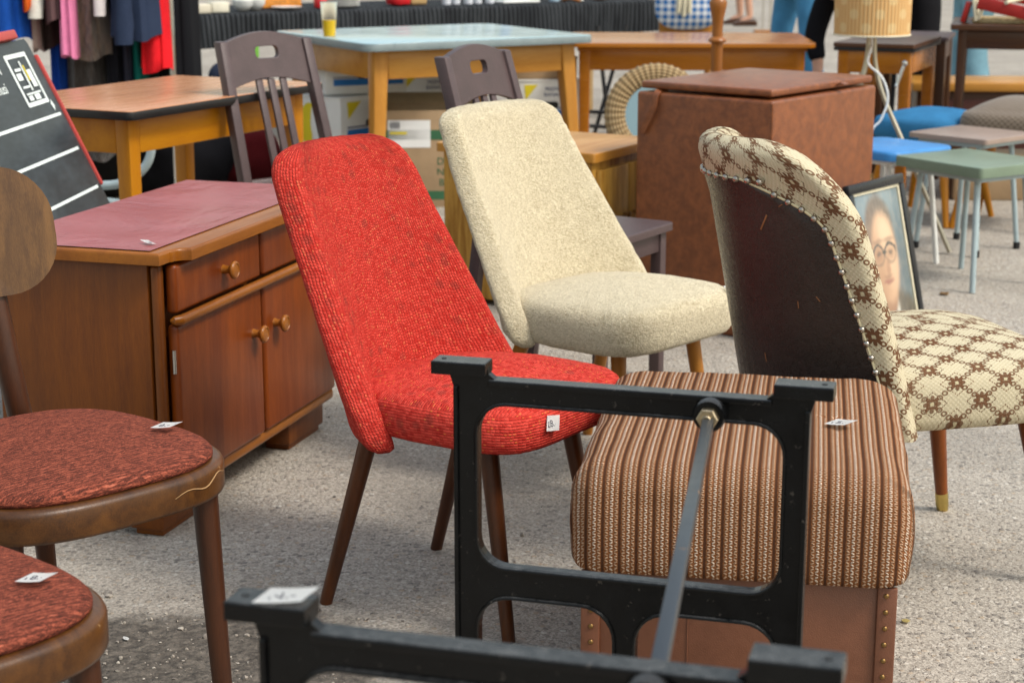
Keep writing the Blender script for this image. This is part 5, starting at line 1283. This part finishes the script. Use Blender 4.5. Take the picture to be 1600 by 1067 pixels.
def person(label, loc, ang, top, trous, stance=.13, bend=0, shoe=None, hair=HAIR, flare=1.0, arms='down', short=False):
    r = thing('person', label, 'person', loc, ang)
    hip = Vector((0, 0, .92)); b = R(bend); sp = Vector((math.sin(b), 0, math.cos(b)))
    ch = hip + sp * .40; nk = hip + sp * .54; hd = nk + (sp * .16 + Vector((.05, 0, 0)) if bend < 30 else sp * .06 + Vector((.10, 0, .07)))
    hv0 = (hd - nk).normalized() if bend < 30 else Vector((.42, 0, .91)).normalized()
    V = [hip, hip + sp * .2, ch, nk, hd, hd + hv0 * .10]; Ed = [(0, 1), (1, 2), (2, 3), (3, 4), (4, 5)]; Rd = [(.13, .10), (.12, .10), (.15, .105), .055, .085, .075]
    for sy in (-1, 1):
        i = len(V); sh = ch + sp * .09
        el = sh + Vector((.04, .09 * sy, -.26)); wr = el + Vector((.20, -.10 * sy, .12)) if arms == 'down' else el + Vector((.0, -.05 * sy, -.20))
        V += [sh + Vector((0, .17 * sy, 0)), el + Vector((0, .14 * sy, 0)), wr + Vector((0, .12 * sy, 0))]; Ed += [(2, i), (i, i + 1), (i + 1, i + 2)]; Rd += [.055, .042, .030]
        h0 = len(V); w_ = V[i + 2]
        for f_ in range(4): V.append(w_ + Vector((.05 + .012 * f_, (.018 - .012 * f_) * sy, -.085 + .006 * abs(f_ - 1)))); Ed.append((i + 2, h0 + f_)); Rd.append(.008)
        V.append(w_ + Vector((.055, -.03 * sy, -.04))); Ed.append((i + 2, h0 + 4)); Rd.append(.009)
        k = len(V); V += [Vector((0, stance * .75 * sy, .86)), Vector((.03, stance * sy, .48)), Vector((-.01, stance * 1.2 * sy, .09)), Vector((.12, stance * 1.25 * sy, .04))]
        Ed += [(0, k), (k, k + 1), (k + 1, k + 2), (k + 2, k + 3)]; Rd += [.085, .055, .042, .030]
    link('body', skin_mesh(V, Ed, Rd), SKIN, r)
    TV = [hip, hip + Vector((0, 0, .10))]; TE = [(0, 1)]; TR = [(.15, .125), (.145, .12)]
    for sy in (-1, 1):
        k = len(TV); TV += [Vector((0, stance * .75 * sy, .80)), Vector((.03, stance * sy, .48)), Vector((.0, stance * 1.18 * sy, .18)), Vector((-.005, stance * 1.2 * sy, .07))]; TE += [(0, k), (k, k + 1), (k + 1, k + 2), (k + 2, k + 3)]; TR += [.108, .080, .070 * flare, .074 * flare]
    if short: TV = [Vector((v.x, v.y, .92 - (.92 - v.z) * .50 if v.z < .85 else v.z)) for v in TV]
    link('trousers', skin_mesh(TV, TE, TR), trous, r)
    JV = [hip + sp * .06, hip + sp * .22, ch, ch + sp * .10]; JE = [(0, 1), (1, 2), (2, 3)]; JR = [(.165, .135), (.150, .130), (.175, .13), (.10, .085)]
    for sy in (-1, 1):
        i = len(JV); base = 6 if sy == -1 else 6 + 3 + 5 + 4; JV += [V[base], V[base + 1], V[base].lerp(V[base + 1], 1.0) * .35 + V[base + 2] * .65]; JE += [(2, i), (i, i + 1), (i + 1, i + 2)]; JR += [.075, .062, .050]
    link('jacket', skin_mesh(JV, JE, JR), top, r)
    for sy in (-1, 1):
        bm = B(); rg = []
        for q, w, h in ((-.09, .030, .05), (-.06, .042, .085), (0, .044, .09), (.07, .046, .07), (.14, .045, .05), (.19, .030, .035)):
            rg.append([Vector((q, stance * 1.22 * sy + a, .002 + (c_ + h / 2))) for a, c_ in rrect(w * 2, h, min(w, h / 2) * .8, 3)])
        loft(bm, rg); part('shoe', bm, shoe or M['dark_wood'], r)
    hv = hv0; hc = hd + hv * .055
    bm = B(); bmesh.ops.create_icosphere(bm, subdivisions=4, radius=.100)
    for v in bm.verts: v.co = Vector((v.co.x * 1.04, v.co.y * .88, v.co.z * 1.10))
    for v in [v for v in bm.verts if v.co.x > .045 and v.co.z < .05]: v.co *= .72
    q_ = hv.to_track_quat('Z', 'X').to_matrix().to_4x4(); Mh = Matrix((( hv.z, 0, hv.x, 0), (0, 1, 0, 0), (-hv.x, 0, hv.z, 0), (0, 0, 0, 1)))
    bmesh.ops.transform(bm, matrix=MT(*(hc + hv * .03)) @ Mh, verts=bm.verts[:]); part('hair', bm, hair, r, sharp=80)
    fm = MT(*hc) @ Mh
    bm = B(); prism(bm, [(-.011, -.02), (.011, -.02), (.004, .03), (-.004, .03)], .022); bmesh.ops.transform(bm, matrix=fm @ MT(.078, 0, -.018) @ YZ, verts=bm.verts[:]); part('nose', bm, SKIN, r)
    for sy in (-1, 1):
        bm = B(); bmesh.ops.create_icosphere(bm, subdivisions=2, radius=.011); bmesh.ops.transform(bm, matrix=fm @ MT(.080, .032 * sy, .012), verts=bm.verts[:]); part('eye', bm, M['black_rubber'], r)
        bm = B(); bmesh.ops.create_icosphere(bm, subdivisions=2, radius=.024); bmesh.ops.transform(bm, matrix=fm @ MT(.0, .086 * sy, 0) @ Matrix.Diagonal((1, .4, 1.4, 1)), verts=bm.verts[:]); part('ear', bm, SKIN, r)
    bm = B(); box(bm, (0, 0, 0), (.006, .045, .010), .003); bmesh.ops.transform(bm, matrix=fm @ MT(.082, 0, -.052), verts=bm.verts[:]); part('mouth', bm, paint('lips', (.36, .12, .10), .5), r)
    return r, fm
JB = cloth('blue_jeans', (.055, .19, .34), 1); JL = cloth('light_jeans', (.18, .33, .40), 1); BK = cloth('black_wool', (.008, .008, .010), 1); NV = cloth('navy_wool', (.012, .016, .045), 1); GK = cloth('grey_knit', (.16, .16, .17), 1)
person('person in blue jeans standing with legs apart beyond the long table', (1.93, 12.2), 200, GK, JB, .20)
pb, fm = person('person in black bending forward with dark hair and glasses beside the lamp', (2.24, 10.25), 217, BK, BK, .14, 96, arms='fwd')
bm = B()
for sy in (-1, 1): tube(bm, [(fm @ Vector((.094, .034 * sy + .024 * math.cos(a), .010 + .018 * math.sin(a)))) for a in linz(0, 6.283, 16)], .003, 6)
box(bm, fm @ Vector((.096, 0, .014)), (.004, .018, .004), 0); part('glasses', bm, M['black_rubber'], pb)
person('person in light blue flared jeans standing beyond the walnut table', (2.80, 11.0), 185, NV, JL, .10, flare=1.5)
person('person in navy clothes standing at the right edge beyond the walnut table', (3.25, 10.9), 170, NV, NV, .13, flare=1.4)
person('far person with bare shins and sandals near the top edge', (2.72, 21.3), 190, GK, cloth('beige_shorts', (.32, .22, .16), 1), .16, short=True)
# chrome display post on a wooden foot, far behind
dp = thing('display_stand', 'two chrome rods on a low reddish wooden foot, far behind the jeans', 'stand', (2.80, 20.0), 0)
bm = B(); box(bm, (0, 0, .012), (.26, .16, .024), .004); part('foot', bm, M['cherry'], dp)
for x in (-.04, .04): bm = B(); tube(bm, [(x, 0, .024), (x, 0, .9)], .010, 8); part('rod', bm, M['chrome'], dp)
